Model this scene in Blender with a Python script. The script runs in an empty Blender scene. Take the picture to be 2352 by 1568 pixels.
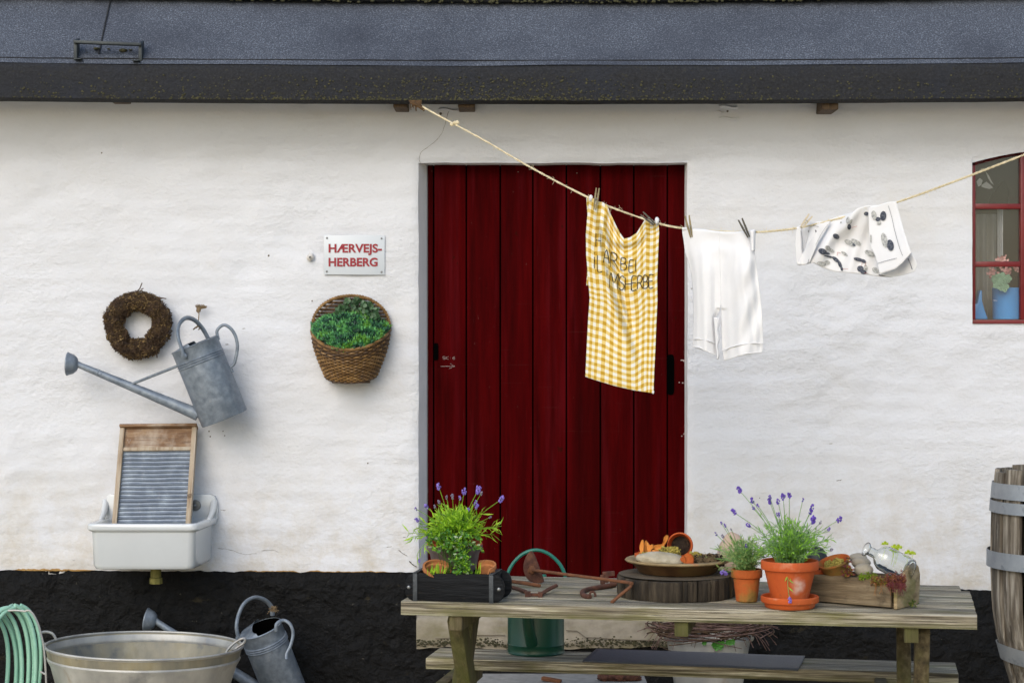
import bpy, bmesh, math, random
from mathutils import Vector, Matrix, noise
R = math.radians
PI = math.pi
rnd = random.Random(7)
S = bpy.context.scene
C = S.collection

# ------------------------------------------------------------------ camera
F = 4447.0            # focal length in units of a 2352 px wide frame
CD = 8.16             # camera stands this far from the wall plane (y = 0)
CH = 1.55             # eye height
cam = bpy.data.objects.new('camera', bpy.data.cameras.new('camera'))
C.objects.link(cam)
cam.location = (0, -CD, CH)
cam.rotation_euler = (R(90), 0, 0)
cam.data.lens = F / 2352 * 36
cam.data.sensor_width = 36
cam.data.clip_end = 500
cam.data.dof.use_dof = True
cam.data.dof.focus_distance = 7.6
cam.data.dof.aperture_fstop = 11.0
S.camera = cam
# ------------------------------------------------------------------ light
SUN_EL, SUN_AZ = 33, 203       # azimuth clockwise from +Y (north); sun stands high behind the camera
w = bpy.data.worlds.new('World'); S.world = w; w.use_nodes = True
nt = w.node_tree
bg = nt.nodes['Background']
sky = nt.nodes.new('ShaderNodeTexSky'); sky.sky_type = 'NISHITA'; sky.sun_disc = False
sky.sun_elevation = R(SUN_EL); sky.sun_rotation = R(SUN_AZ)
sky.air_density = 1.3; sky.dust_density = 2.0; sky.ozone_density = 1.5
nt.links.new(sky.outputs[0], bg.inputs[0]); bg.inputs[1].default_value = 0.15
sun = bpy.data.objects.new('sun', bpy.data.lights.new('sun', 'SUN')); C.objects.link(sun)
sun.data.energy = 0.85; sun.data.angle = R(42); sun.data.color = (1, .98, .94)
sd = Vector((math.sin(R(SUN_AZ)) * math.cos(R(SUN_EL)), math.cos(R(SUN_AZ)) * math.cos(R(SUN_EL)), math.sin(R(SUN_EL))))
sun.rotation_euler = sd.to_track_quat('Z', 'Y').to_euler()
S.view_settings.view_transform = 'Standard'; S.view_settings.look = 'None'
S.view_settings.exposure = 0.38; S.view_settings.gamma = 1
S.view_settings.use_curve_mapping = False

# ------------------------------------------------------------------ helpers
def Q(px, py, D):                     # a point seen at px,py (2352 wide picture) standing D metres from the camera plane
    return Vector(((px - 1176) * D / F, D - CD, CH - (py - 784) * D / F))
def onz(px, py, z):                   # the same, on the horizontal plane z
    return Q(px, py, (CH - z) * F / (py - 784))
def lerp(a, b, t): return a + (b - a) * t
def sm(a, b, x):
    t = min(1, max(0, (x - a) / (b - a))); return t * t * (3 - 2 * t)
def fbm(x, y, z=0, o=3):
    s = 0; a = 1
    for i in range(o):
        s += a * noise.noise(Vector((x, y, z))); x *= 2.03; y *= 2.03; z *= 2.03; a *= .5
    return s
def interp(pts, x):
    if x <= pts[0][0]: return pts[0][1]
    for (a, b), (c, d) in zip(pts, pts[1:]):
        if x <= c: return lerp(b, d, (x - a) / (c - a))
    return pts[-1][1]
def smooth_path(pts, n=6, closed=False):
    pts = [Vector(p) for p in pts]; out = []
    N = len(pts)
    rng = range(N if closed else N - 1)
    for i in rng:
        if closed: p0, p1, p2, p3 = pts[(i-1) % N], pts[i], pts[(i+1) % N], pts[(i+2) % N]
        else: p0, p1, p2, p3 = pts[max(i-1, 0)], pts[i], pts[i+1], pts[min(i+2, N-1)]
        for k in range(n):
            t = k / n
            out.append(.5 * ((2*p1) + (p2-p0)*t + (2*p0-5*p1+4*p2-p3)*t*t + (3*p1-p0-3*p2+p3)*t*t*t))
    if not closed: out.append(pts[-1])
    return out

class MB:
    def __init__(s): s.v = []; s.f = []; s.m = []; s.uv = []
    def add(s, vs, fs, mi=0, uvs=None):
        o = len(s.v)
        s.v += [Vector(p) for p in vs]
        s.uv += uvs if uvs else [(0, 0)] * len(vs)
        for f in fs: s.f.append(tuple(i + o for i in f)); s.m.append(mi)
    def box(s, c, size, rot=None, mi=0):
        c = Vector(c); hx, hy, hz = size[0]/2, size[1]/2, size[2]/2
        vs = [Vector((x*hx, y*hy, z*hz)) for x in (-1, 1) for y in (-1, 1) for z in (-1, 1)]
        if rot: vs = [rot @ p for p in vs]
        s.add([c + p for p in vs], [(0,1,3,2),(4,6,7,5),(0,4,5,1),(2,3,7,6),(0,2,6,4),(1,5,7,3)], mi)
    def beam(s, a, b, w, h, up=(0,0,1), mi=0):
        a = Vector(a); b = Vector(b); d = (b-a).normalized(); side = d.cross(Vector(up)).normalized(); u = side.cross(d)
        vs = []
        for p in (a, b):
            for i, j in ((-1,-1),(1,-1),(1,1),(-1,1)): vs.append(p + side*i*w/2 + u*j*h/2)
        s.add(vs, [(0,3,2,1),(4,5,6,7),(0,1,5,4),(1,2,6,5),(2,3,7,6),(3,0,4,7)], mi)
    def tube(s, pts, r, n=8, closed=False, mi=0, flat=1.0, up=None):
        pts = [Vector(p) for p in pts]; N = len(pts)
        if not hasattr(r, '__len__'): r = [r] * N
        vs = []; prev = None
        for i, p in enumerate(pts):
            if closed: d = pts[(i+1) % N] - pts[i-1]
            else: d = pts[min(i+1, N-1)] - pts[max(i-1, 0)]
            d = d.normalized() if d.length > 1e-9 else Vector((0,0,1))
            if up is not None: nrm = d.cross(Vector(up)); 
            elif prev is None: nrm = d.cross(Vector((0,0,1)) if abs(d.z) < .9 else Vector((1,0,0)))
            else: nrm = prev - d * prev.dot(d)
            if nrm.length < 1e-6: nrm = Vector((1,0,0))
            nrm = nrm.normalized(); prev = nrm; bi = d.cross(nrm)
            for k in range(n):
                a = 2*PI*k/n
                vs.append(p + (nrm*math.cos(a) + bi*math.sin(a)*flat) * r[i])
        fs = []
        for i in range(N if closed else N-1):
            j = (i+1) % N
            for k in range(n): fs.append((i*n+k, i*n+(k+1) % n, j*n+(k+1) % n, j*n+k))
        if not closed: fs += [tuple(range(n-1, -1, -1)), tuple((N-1)*n+k for k in range(n))]
        s.add(vs, fs, mi)
    def lathe(s, prof, n=32, M=None, mi=0, a0=0, a1=2*PI, sx=1, sy=1, wob=0):
        full = abs(a1-a0-2*PI) < 1e-6; nn = n if full else n+1
        vs = []
        for (r, z) in prof:
            for k in range(nn):
                a = a0 + (a1-a0)*k/n
                p = Vector((r*math.cos(a)*sx, r*math.sin(a)*sy, z))
                if wob: p *= 1 + wob*fbm(p.x*9, p.y*9, p.z*9, 2)
                vs.append(M @ p if M else p)
        fs = []
        for i in range(len(prof)-1):
            for k in range(n):
                k2 = (k+1) % nn if full else k+1
                fs.append((i*nn+k, i*nn+k2, (i+1)*nn+k2, (i+1)*nn+k))
        s.add(vs, fs, mi)
    def loft(s, loops, mi=0, cap0=True, cap1=True):
        n = len(loops[0]); vs = [p for l in loops for p in l]; fs = []
        for i in range(len(loops)-1):
            for k in range(n): fs.append((i*n+k, i*n+(k+1) % n, (i+1)*n+(k+1) % n, (i+1)*n+k))
        if cap0: fs.append(tuple(range(n-1, -1, -1)))
        if cap1: fs.append(tuple((len(loops)-1)*n+k for k in range(n)))
        s.add(vs, fs, mi)
    def sheet(s, fn, nu, nv, mi=0, uvf=None):
        vs = []; uvs = []
        for j in range(nv+1):
            for i in range(nu+1):
                u, v = i/nu, j/nv
                vs.append(fn(u, v)); uvs.append(uvf(u, v) if uvf else (u, v))
        s.add(vs, [(j*(nu+1)+i, j*(nu+1)+i+1, (j+1)*(nu+1)+i+1, (j+1)*(nu+1)+i) for j in range(nv) for i in range(nu)], mi, uvs)
    def prism(s, outline, depth, mi=0):       # outline: list of Vector, depth: Vector
        n = len(outline); d = Vector(depth)
        s.add(list(outline) + [Vector(p)+d for p in outline],
              [tuple(range(n-1,-1,-1)), tuple(range(n, 2*n))] + [(k, (k+1) % n, n+(k+1) % n, n+k) for k in range(n)], mi)
    def blob(s, c, rad, amp=.1, fr=2., nu=16, nv=10, rot=None, mi=0, seed=0.):
        c = Vector(c)
        vs = []; fs = []
        for j in range(nv+1):
            t = PI*j/nv
            for i in range(nu):
                a = 2*PI*i/nu
                p = Vector((math.sin(t)*math.cos(a), math.sin(t)*math.sin(a), math.cos(t)))
                q = p*(1 + amp*fbm(p.x*fr+seed, p.y*fr, p.z*fr, 3))
                q = Vector((q.x*rad[0], q.y*rad[1], q.z*rad[2]))
                vs.append(c + (rot @ q if rot else q))
        for j in range(nv):
            for i in range(nu): fs.append((j*nu+i, (j+1)*nu+i, (j+1)*nu+(i+1) % nu, j*nu+(i+1) % nu))
        s.add(vs, fs, mi)
    def leaf(s, p, d, L, W, mi=0, up=None, fold=.25, bend=0.):
        p = Vector(p); d = Vector(d).normalized()
        side = d.cross(Vector(up) if up else Vector((rnd.uniform(-1,1), rnd.uniform(-1,1), rnd.uniform(-1,1))))
        if side.length < 1e-4: side = d.cross(Vector((1,0,.3)))
        side.normalize(); u = side.cross(d)
        m = p + d*L*.5 - u*W*fold + u*bend*L*.3
        t = p + d*L + u*bend*L*-.2
        s.add([p, m + side*W/2 + u*W*fold, m, m - side*W/2 + u*W*fold, t], [(0,1,2),(0,2,3),(1,4,2),(2,4,3)], mi)
    def rleaf(s, p, d, L, W, mi=0, up=None, n=7):   # round leaf
        p = Vector(p); d = Vector(d).normalized()
        side = d.cross(Vector(up) if up else Vector((rnd.uniform(-1,1), rnd.uniform(-1,1), rnd.uniform(-1,1)))).normalized(); u = side.cross(d)
        vs = [p + d*L/2]
        for k in range(n):
            a = 2*PI*k/n; vs.append(p + d*(L/2 - math.cos(a)*L/2) + side*math.sin(a)*W/2 + u*W*.12)
        s.add(vs, [(0, k+1, (k+1) % n + 1) for k in range(n)], mi)
    def tf(s, M):
        s.v = [M @ p for p in s.v]; return s
    def build(s, name, mats, parent=None, world=True, bevel=0, seg=2, sharp=40, solid=0, sub=0, flatshade=False):
        if not isinstance(mats, (list, tuple)): mats = [mats]
        vs = s.v
        if parent is not None and world:
            inv = WM[parent.name].inverted(); vs = [inv @ p for p in vs]
        me = bpy.data.meshes.new(name)
        me.from_pydata([tuple(p) for p in vs], [], s.f)
        for m in mats: me.materials.append(m)
        me.polygons.foreach_set('material_index', s.m)
        if any(u != (0, 0) for u in s.uv):
            ul = me.uv_layers.new(name='UVMap')
            for lp in me.loops: ul.data[lp.index].uv = s.uv[lp.vertex_index]
        if bevel:
            bm = bmesh.new(); bm.from_mesh(me)
            bmesh.ops.remove_doubles(bm, verts=bm.verts, dist=1e-6)
            ed = [e for e in bm.edges if len(e.link_faces) == 2 and e.calc_face_angle(0) > R(35)]
            bmesh.ops.bevel(bm, geom=ed, offset=bevel, segments=seg, profile=.5, affect='EDGES', clamp_overlap=True)
            bm.to_mesh(me); bm.free()
        if not flatshade:
            me.polygons.foreach_set('use_smooth', [True]*len(me.polygons))
            me.set_sharp_from_angle(angle=R(sharp))
        me.update()
        o = bpy.data.objects.new(name, me); C.objects.link(o)
        if parent is not None: o.parent = parent; WM[o.name] = WM[parent.name]
        if solid:
            md = o.modifiers.new('thick', 'SOLIDIFY'); md.thickness = solid; md.offset = 0
        if sub:
            md = o.modifiers.new('sub', 'SUBSURF'); md.levels = sub; md.render_levels = sub
        return o
WM = {}
def thing(name, label, cat, loc=(0,0,0), M=None, rz=0, group=None, kind=None):
    o = bpy.data.objects.new(name, None); C.objects.link(o); o.empty_display_size = .05
    M = M if M is not None else Matrix.Translation(Vector(loc)) @ Matrix.Rotation(rz, 4, 'Z')
    o.matrix_world = M; WM[o.name] = M.copy()
    if label: o['label'] = label; o['category'] = cat
    if group: o['group'] = group
    if kind: o['kind'] = kind
    return o
def solo(mb, name, mats, label, cat, loc, group=None, kind=None, **kw):
    loc = Vector(loc); mb.v = [p - loc for p in mb.v]
    o = mb.build(name, mats, **kw); o.location = loc
    if label: o['label'] = label; o['category'] = cat
    if group: o['group'] = group
    if kind: o['kind'] = kind
    WM[o.name] = Matrix.Translation(loc)
    return o

# ------------------------------------------------------------------ materials
def mat(name, cols, scale=6, stretch=(1,1,1), rough=.75, metal=0, bump=.3, bscale=None, bdist=.01, layers=(), detail=8,
        spec=.5, coat=0, lo=.3, hi=.7, sub=0, nrough=0, bstretch=None):
    m = bpy.data.materials.new(name); m.use_nodes = True; t = m.node_tree; N = t.nodes; L = t.links
    b = N['Principled BSDF']
    tc = N.new('ShaderNodeTexCoord')
    def nz(sc, st, det=detail, rg=.6):
        mp = N.new('ShaderNodeMapping'); mp.inputs['Scale'].default_value = st
        L.new(tc.outputs['Object'], mp.inputs[0])
        n = N.new('ShaderNodeTexNoise'); n.inputs['Scale'].default_value = sc; n.inputs['Detail'].default_value = det
        n.inputs['Roughness'].default_value = rg
        L.new(mp.outputs[0], n.inputs[0]); return n
    n = nz(scale, stretch)
    rp = N.new('ShaderNodeValToRGB'); L.new(n.outputs[0], rp.inputs[0])
    el = rp.color_ramp.elements
    k = len(cols)
    for i, c in enumerate(cols):
        pos = lo + (hi-lo)*i/max(1, k-1)
        if i < 2: e = el[i]; e.position = pos
        else: e = el.new(pos)
        e.color = (*c, 1)
    if k == 1: el[1].color = (*cols[0], 1)
    out = rp.outputs[0]
    for ly in layers:                      # (color, scale, lo, hi, stretch, strength)
        col, sc, a, c2, st, amt = ly
        n2 = nz(sc, st)
        mr = N.new('ShaderNodeMapRange'); mr.inputs['From Min'].default_value = a; mr.inputs['From Max'].default_value = c2
        mr.inputs['To Max'].default_value = amt
        L.new(n2.outputs[0], mr.inputs[0])
        mx = N.new('ShaderNodeMix'); mx.data_type = 'RGBA'
        L.new(mr.outputs[0], mx.inputs[0]); L.new(out, mx.inputs[6]); mx.inputs[7].default_value = (*col, 1)
        out = mx.outputs[2]
    L.new(out, b.inputs['Base Color'])
    b.inputs['Roughness'].default_value = rough; b.inputs['Metallic'].default_value = metal
    b.inputs['Specular IOR Level'].default_value = spec
    if coat: b.inputs['Coat Weight'].default_value = coat; b.inputs['Coat Roughness'].default_value = .1
    if sub: b.inputs['Subsurface Weight'].default_value = sub; b.inputs['Subsurface Scale'].default_value = .01
    if nrough:
        mr = N.new('ShaderNodeMapRange'); mr.inputs['To Min'].default_value = rough-nrough; mr.inputs['To Max'].default_value = rough+nrough
        mr.inputs['From Min'].default_value = .3; mr.inputs['From Max'].default_value = .7
        L.new(n.outputs[0], mr.inputs[0]); L.new(mr.outputs[0], b.inputs['Roughness'])
    if bump:
        n3 = nz(bscale or scale*3, bstretch or stretch)
        bp = N.new('ShaderNodeBump'); bp.inputs['Strength'].default_value = bump; bp.inputs['Distance'].default_value = bdist
        L.new(n3.outputs[0], bp.inputs['Height']); L.new(bp.outputs[0], b.inputs['Normal'])
    m['b'] = 0
    return m
def leafmat(name, c, rough=.5, tr=.25):
    m = mat(name, [tuple(x*.75 for x in c), tuple(min(1, x*1.25) for x in c)], scale=60, bump=0, rough=rough)
    t = m.node_tree; N = t.nodes; L = t.links
    b = N['Principled BSDF']; o = [x for x in N if x.type == 'OUTPUT_MATERIAL'][0]
    tl = N.new('ShaderNodeBsdfTranslucent'); tl.inputs[0].default_value = (c[0]*1.3, c[1]*1.4, c[2], 1)
    mx = N.new('ShaderNodeMixShader'); mx.inputs[0].default_value = tr
    L.new(b.outputs[0], mx.inputs[1]); L.new(tl.outputs[0], mx.inputs[2]); L.new(mx.outputs[0], o.inputs[0])
    return m
def glassmat(name, tint=(.95, .97, .97), ior=1.45, rough=0.0, haze=0):
    m = bpy.data.materials.new(name); m.use_nodes = True; t = m.node_tree; N = t.nodes; L = t.links
    N.remove(N['Principled BSDF']); o = [x for x in N if x.type == 'OUTPUT_MATERIAL'][0]
    tr = N.new('ShaderNodeBsdfTransparent'); tr.inputs[0].default_value = (*tint, 1)
    gl = N.new('ShaderNodeBsdfGlossy'); gl.inputs['Roughness'].default_value = rough
    lw = N.new('ShaderNodeLayerWeight'); lw.inputs[0].default_value = .5
    pw = N.new('ShaderNodeMath'); pw.operation = 'POWER'; pw.inputs[1].default_value = 3.5; L.new(lw.outputs['Facing'], pw.inputs[0])
    fr = N.new('ShaderNodeMath'); fr.operation = 'MULTIPLY_ADD'; fr.inputs[1].default_value = .7; fr.inputs[2].default_value = .03; L.new(pw.outputs[0], fr.inputs[0])
    mx = N.new('ShaderNodeMixShader'); L.new(fr.outputs[0], mx.inputs[0]); L.new(tr.outputs[0], mx.inputs[1]); L.new(gl.outputs[0], mx.inputs[2])
    last = mx
    if haze:
        df = N.new('ShaderNodeBsdfDiffuse'); df.inputs[0].default_value = (.7, .72, .72, 1)  # dusty pale film that also paints a grey reflection into the pane
        m2 = N.new('ShaderNodeMixShader'); m2.inputs[0].default_value = haze
        L.new(mx.outputs[0], m2.inputs[1]); L.new(df.outputs[0], m2.inputs[2]); last = m2
    L.new(last.outputs[0], o.inputs[0])
    return m

def whitewash():
    m = mat('limewash', [(.60,.615,.65), (.645,.665,.715), (.67,.695,.755)], scale=2.2, stretch=(.6,1,1), rough=.85, bump=.5, bscale=8, bdist=.035,
            bstretch=(.7,1,1.2),
            layers=[((.56,.52,.44), 1.3, .56, .8, (1,1,1), .5), ((.44,.38,.28), 24, .7, .78, (1,1,1), .45), ((.52,.53,.56), 3.2, .6, .8, (.5,1,1.5), .25)])
    t = m.node_tree; N = t.nodes; L = t.links
    # brick courses and fine plaster grain added to the bump; yellow grime creeping up from the plinth
    b = N['Principled BSDF']; bp = [x for x in N if x.type == 'BUMP'][0]
    tc = [x for x in N if x.type == 'TEX_COORD'][0]
    lowf = N.new('ShaderNodeTexNoise'); lowf.inputs['Scale'].default_value = 1.7; lowf.inputs['Detail'].default_value = 3
    L.new(tc.outputs['Object'], lowf.inputs[0])
    lm = N.new('ShaderNodeMapRange'); lm.inputs['From Min'].default_value = .35; lm.inputs['From Max'].default_value = .66; lm.inputs['To Min'].default_value = .12; lm.inputs['To Max'].default_value = .7
    L.new(lowf.outputs[0], lm.inputs[0]); L.new(lm.outputs[0], bp.inputs['Strength'])
    fine = N.new('ShaderNodeTexNoise'); fine.inputs['Scale'].default_value = 55; fine.inputs['Detail'].default_value = 6
    L.new(tc.outputs['Object'], fine.inputs[0])
    b2 = N.new('ShaderNodeBump'); b2.inputs['Strength'].default_value = .5; b2.inputs['Distance'].default_value = .006
    L.new(fine.outputs[0], b2.inputs['Height']); L.new(bp.outputs[0], b2.inputs['Normal']); L.new(b2.outputs[0], b.inputs['Normal'])
    sx = N.new('ShaderNodeSeparateXYZ'); L.new(tc.outputs['Object'], sx.inputs[0])
    mr = N.new('ShaderNodeMapRange'); mr.inputs['From Min'].default_value = 1.15; mr.inputs['From Max'].default_value = .5
    L.new(sx.outputs[2], mr.inputs[0])
    ns = N.new('ShaderNodeTexNoise'); ns.inputs['Scale'].default_value = 7; ns.inputs['Detail'].default_value = 10; ns.inputs['Roughness'].default_value = .7
    L.new(tc.outputs['Object'], ns.inputs[0])
    m2 = N.new('ShaderNodeMapRange'); m2.inputs['From Min'].default_value = .42; m2.inputs['From Max'].default_value = .72
    L.new(ns.outputs[0], m2.inputs[0])
    mu = N.new('ShaderNodeMath'); mu.operation = 'MULTIPLY'; L.new(mr.outputs[0], mu.inputs[0]); L.new(m2.outputs[0], mu.inputs[1])
    mx = N.new('ShaderNodeMix'); mx.data_type = 'RGBA'; L.new(mu.outputs[0], mx.inputs[0])
    src = b.inputs['Base Color'].links[0].from_socket
    L.new(src, mx.inputs[6]); mx.inputs[7].default_value = (.47,.42,.33,1)
    L.new(mx.outputs[2], b.inputs['Base Color'])
    return m

K = {}
K['lime'] = whitewash()
K['crack'] = mat('crack_shadow', [(.12,.1,.075)], bump=0, rough=1)
K['tar'] = mat('tarred_plinth', [(.0022,.0024,.003), (.004,.0043,.005), (.007,.0075,.009)], scale=30, rough=.55, spec=.2, bump=1, bscale=14, bdist=.05,
               layers=[((.09,.085,.07), 55, .68, .72, (1,1,1), .8), ((.05,.04,.02), 8, .66, .72, (1,1,2), .5)])
K['ochre'] = mat('ochre_wash', [(.3,.16,.04), (.42,.26,.09)], scale=30, bump=.5)
K['felt'] = mat('granule_felt', [(.028,.034,.046), (.062,.073,.098), (.24,.27,.33)], scale=190, detail=3, lo=.3, hi=.74, rough=.8, bump=.6, bscale=200, bdist=.004,
                layers=[((.018,.022,.036), 2.2, .45, .75, (1,1,1), .6)])
K['felt_dark'] = mat('mossy_felt_edge', [(.006,.0065,.008), (.011,.012,.016), (.024,.026,.032)], scale=120, detail=6, rough=.85, bump=.8, bscale=60, bdist=.012,
                layers=[((.032,.030,.016), 55, .58, .68, (1,1,1), .7), ((.012,.016,.028), 3, .5, .7, (1,1,1), .7)])
K['moss'] = mat('dry_moss', [(.02,.02,.008), (.05,.048,.018), (.12,.11,.045)], scale=90, bump=.8, bscale=150)
K['moss_y'] = mat('yellow_moss', [(.12,.1,.02), (.38,.3,.05), (.55,.46,.12)], scale=120, bump=.8, bscale=200)
K['red'] = mat('oxblood_paint', [(.024,.0002,.0005), (.044,.0004,.0009), (.066,.0008,.0014)], scale=5, stretch=(5,5,.35), rough=.8, bump=.3, bscale=16, bdist=.004,
               layers=[((.13,.05,.045), 60, .68, .72, (1,1,.5), .45), ((.02,.0005,.0006), 2, .5, .75, (3,1,.3), .7), ((.115,.008,.013), 3.1, .52, .7, (7,1,.35), .3), ((.16,.07,.06), 150, .7, .74, (1,1,.4), .35), ((.11,.02,.02), 30, .66, .72, (8,1,.15), .5), ((.10,.03,.03), 6, .69, .71, (.3,1,26), .35), ((.02,.004,.002), 11, .69, .72, (1,1,.7), .6)], spec=.03)  # scuffs and wear, plus lighter vertical streaks painting a burgundy sheen
K['red'].node_tree.nodes['Principled BSDF'].inputs['Sheen Weight'].default_value = 0
K['redw'] = mat('window_red_paint', [(.12,.003,.006), (.17,.006,.009)], scale=8, rough=.4, bump=.2)
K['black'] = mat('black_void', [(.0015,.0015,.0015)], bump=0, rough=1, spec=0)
K['raft'] = mat('rafter_wood', [(.045,.025,.012), (.11,.07,.035)], scale=20, stretch=(4,1,1), bump=.5)
K['conc'] = mat('old_concrete', [(.16,.14,.11), (.26,.235,.19), (.33,.3,.25)], scale=8, rough=.9, bump=.5, bscale=60, bdist=.006,
                layers=[((.13,.12,.04), 5, .5, .7, (1,1,2), .6)])
K['slab'] = mat('grey_slab', [(.2,.2,.19), (.33,.33,.31)], scale=25, rough=.9, bump=.5, bscale=90, bdist=.004)
K['ground'] = mat('gravel_ground', [(.40,.32,.2), (.5,.41,.27), (.58,.49,.34)], scale=60, rough=.95, bump=.7, bscale=80)
K['zinc'] = mat('weathered_zinc', [(.135,.168,.215), (.19,.23,.285), (.27,.315,.37)], scale=38, rough=.5, metal=.35, bump=.12, bscale=50, nrough=.12,
                layers=[((.3,.32,.34), 40, .6, .72, (1,1,1), .5), ((.06,.075,.1), 5, .55, .7, (1,1,1), .6), ((.16,.12,.07), 12, .66, .74, (1,1,.4), .5)])
K['zincb'] = mat('blue_grey_zinc', [(.12,.15,.2), (.17,.205,.26), (.27,.32,.38)], scale=14, rough=.45, metal=.4, bump=.1, bscale=50,
                layers=[((.34,.37,.42), 30, .6, .72, (1,1,.5), .5)])
K['zincp'] = mat('pale_zinc', [(.25,.26,.275), (.38,.385,.375), (.52,.52,.5)], scale=7, stretch=(1,1,.5), rough=.5, metal=.4, bump=.15, bscale=50, nrough=.1,
                layers=[((.24,.15,.06), 9, .6, .72, (1,1,.5), .55), ((.1,.11,.13), 5, .56, .7, (1,1,1), .6)])
K['zincin'] = mat('limescaled_zinc', [(.11,.12,.12), (.23,.215,.165), (.38,.36,.28)], scale=7, stretch=(1,1,.35), rough=.6, metal=.25, bump=.15,
                layers=[((.22,.17,.06), 7, .5, .7, (1,1,.4), .5), ((.05,.07,.1), 8, .6, .7, (1,1,1), .6)])
K['slime'] = mat('green_algae', [(.018,.018,.006), (.05,.047,.018)], scale=40, bump=.4)
K['twig'] = mat('heather_twig', [(.025,.014,.008), (.06,.034,.018), (.11,.065,.03)], scale=50, bump=.4)
K['bud'] = mat('dry_bud', [(.07,.042,.018), (.13,.08,.032)], scale=80, bump=.4)
K['budy'] = mat('straw_bud', [(.2,.13,.05), (.32,.22,.09)], scale=80, bump=.4)
K['twine'] = mat('jute_twine', [(.13,.09,.05), (.25,.18,.1)], scale=100, bump=.5)
K['rope'] = mat('sisal_rope', [(.55,.46,.28), (.8,.72,.52)], scale=90, bump=.4, rough=.9)
K['ropeb'] = mat('brown_rope', [(.05,.024,.008), (.13,.07,.022)], scale=90, bump=.5)
K['porc'] = mat('glazed_porcelain', [(.54,.575,.61), (.60,.64,.68)], scale=3, rough=.22, bump=.03, coat=.5,
                layers=[((.42,.4,.34), 5, .62, .8, (1,1,1), .4)])
K['brass'] = mat('green_brass', [(.1,.1,.02), (.23,.21,.06)], scale=30, rough=.6, metal=.3, bump=.3)
K['steel'] = mat('dull_steel', [(.16,.17,.18), (.3,.31,.32)], scale=20, rough=.4, metal=.8, bump=.1)
K['pine'] = mat('washboard_pine', [(.07,.032,.014), (.19,.105,.052), (.33,.22,.125)], scale=5, stretch=(1.2,1,9), rough=.65, bump=.3,
                layers=[((.5,.45,.38), 7, .5, .7, (1,1,.7), .7), ((.12,.05,.02), 4, .58, .62, (1,1,16), .5)])
K['pinev'] = mat('washboard_stile', [(.2,.13,.075), (.38,.31,.23), (.44,.39,.32)], scale=6, stretch=(9,9,.8), rough=.7, bump=.3,
                layers=[((.13,.07,.03), 5, .58, .7, (3,3,.6), .6)])
K['signp'] = mat('sign_plate', [(.55,.60,.66), (.6,.645,.7)], scale=3, rough=.35, bump=.02)
K['crim'] = mat('crimson_lettering', [(.27,.002,.018)], bump=0, rough=.4)
K['wick'] = mat('brown_wicker', [(.07,.032,.01), (.2,.11,.035), (.38,.23,.09)], scale=14, stretch=(1,1,4), rough=.5, bump=.2)
K['wickd'] = mat('dark_wicker', [(.04,.02,.01), (.11,.06,.025)], scale=20, rough=.6, bump=.3)
K['terra'] = mat('terracotta', [(.42,.062,.006), (.5,.085,.009), (.56,.115,.02)], scale=9, rough=.75, bump=.15, bscale=90,
                 layers=[((.22,.045,.012), 7, .52, .7, (1,1,.6), .6), ((.6,.42,.3), 22, .6, .75, (1,1,1), .4), ((.06,.03,.015), 30, .66, .72, (1,1,1), .6)])
K['shard'] = mat('orange_shard', [(.5,.16,.02), (.6,.22,.035), (.66,.3,.07)], scale=20, rough=.8, bump=.2, layers=[((.3,.09,.02), 15, .55, .7, (1,1,1), .5)])
K['terrao'] = mat('mossy_terracotta', [(.34,.07,.009), (.43,.095,.015), (.5,.15,.04)], scale=9, rough=.85, bump=.3, bscale=90,
                 layers=[((.2,.15,.03), 9, .46, .6, (1,1,1), .8), ((.06,.035,.02), 14, .58, .7, (1,1,1), .7)])
K['terral'] = mat('pale_terracotta', [(.36,.135,.045), (.46,.19,.07)], scale=14, rough=.85, bump=.3, bscale=80,
                 layers=[((.25,.1,.04), 18, .55, .7, (1,1,1), .6)])
K['dishm'] = mat('glazed_dish', [(.05,.022,.008), (.11,.055,.02), (.17,.1,.04)], scale=9, rough=.55, bump=.2,
                 layers=[((.1,.08,.02), 6, .5, .7, (1,1,1), .6)])
K['dishr'] = mat('dish_rim', [(.2,.14,.065), (.36,.27,.14)], scale=20, rough=.7, bump=.3,
                 layers=[((.42,.14,.05), 9, .6, .66, (1,1,1), .8), ((.08,.06,.03), 25, .6, .7, (1,1,1), .6)])
K['darkpot'] = mat('stained_pot', [(.05,.035,.035), (.12,.09,.09), (.2,.16,.15)], scale=12, rough=.6, bump=.3)
K['soil'] = mat('soil', [(.008,.005,.003), (.022,.013,.008), (.06,.038,.02)], scale=80, rough=.95, bump=1, bscale=150, bdist=.01)
K['stone'] = mat('pale_stone', [(.30,.26,.18), (.48,.43,.33)], scale=25, rough=.85, bump=.3, bscale=120,
                 layers=[((.14,.1,.04), 30, .6, .7, (1,1,1), .6)])
K['stonep'] = mat('pink_stone', [(.4,.28,.2), (.5,.38,.3)], scale=14, rough=.85, bump=.2)
K['stoneg'] = mat('grey_stone', [(.26,.23,.18), (.36,.33,.27)], scale=30, rough=.85, bump=.25)
K['stoned'] = mat('black_stone', [(.008,.01,.01), (.02,.024,.022)], scale=14, rough=.5, bump=.3)
K['bwood'] = mat('black_wood', [(.0022,.0027,.004), (.0045,.0055,.0075), (.011,.013,.016)], scale=6, stretch=(1,6,8), rough=.6, spec=.15, bump=.5, bscale=10,
                 layers=[((.05,.035,.02), 20, .66, .72, (1,3,4), .6)])
K['strap'] = mat('grey_strap', [(.03,.036,.045), (.07,.08,.09)], scale=40, rough=.5, metal=.4, bump=.3)
K['rust'] = mat('rusted_iron', [(.045,.018,.012), (.10,.04,.026), (.18,.075,.04)], scale=35, rough=.85, metal=.15, bump=.6, bscale=120, bdist=.003)
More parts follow.
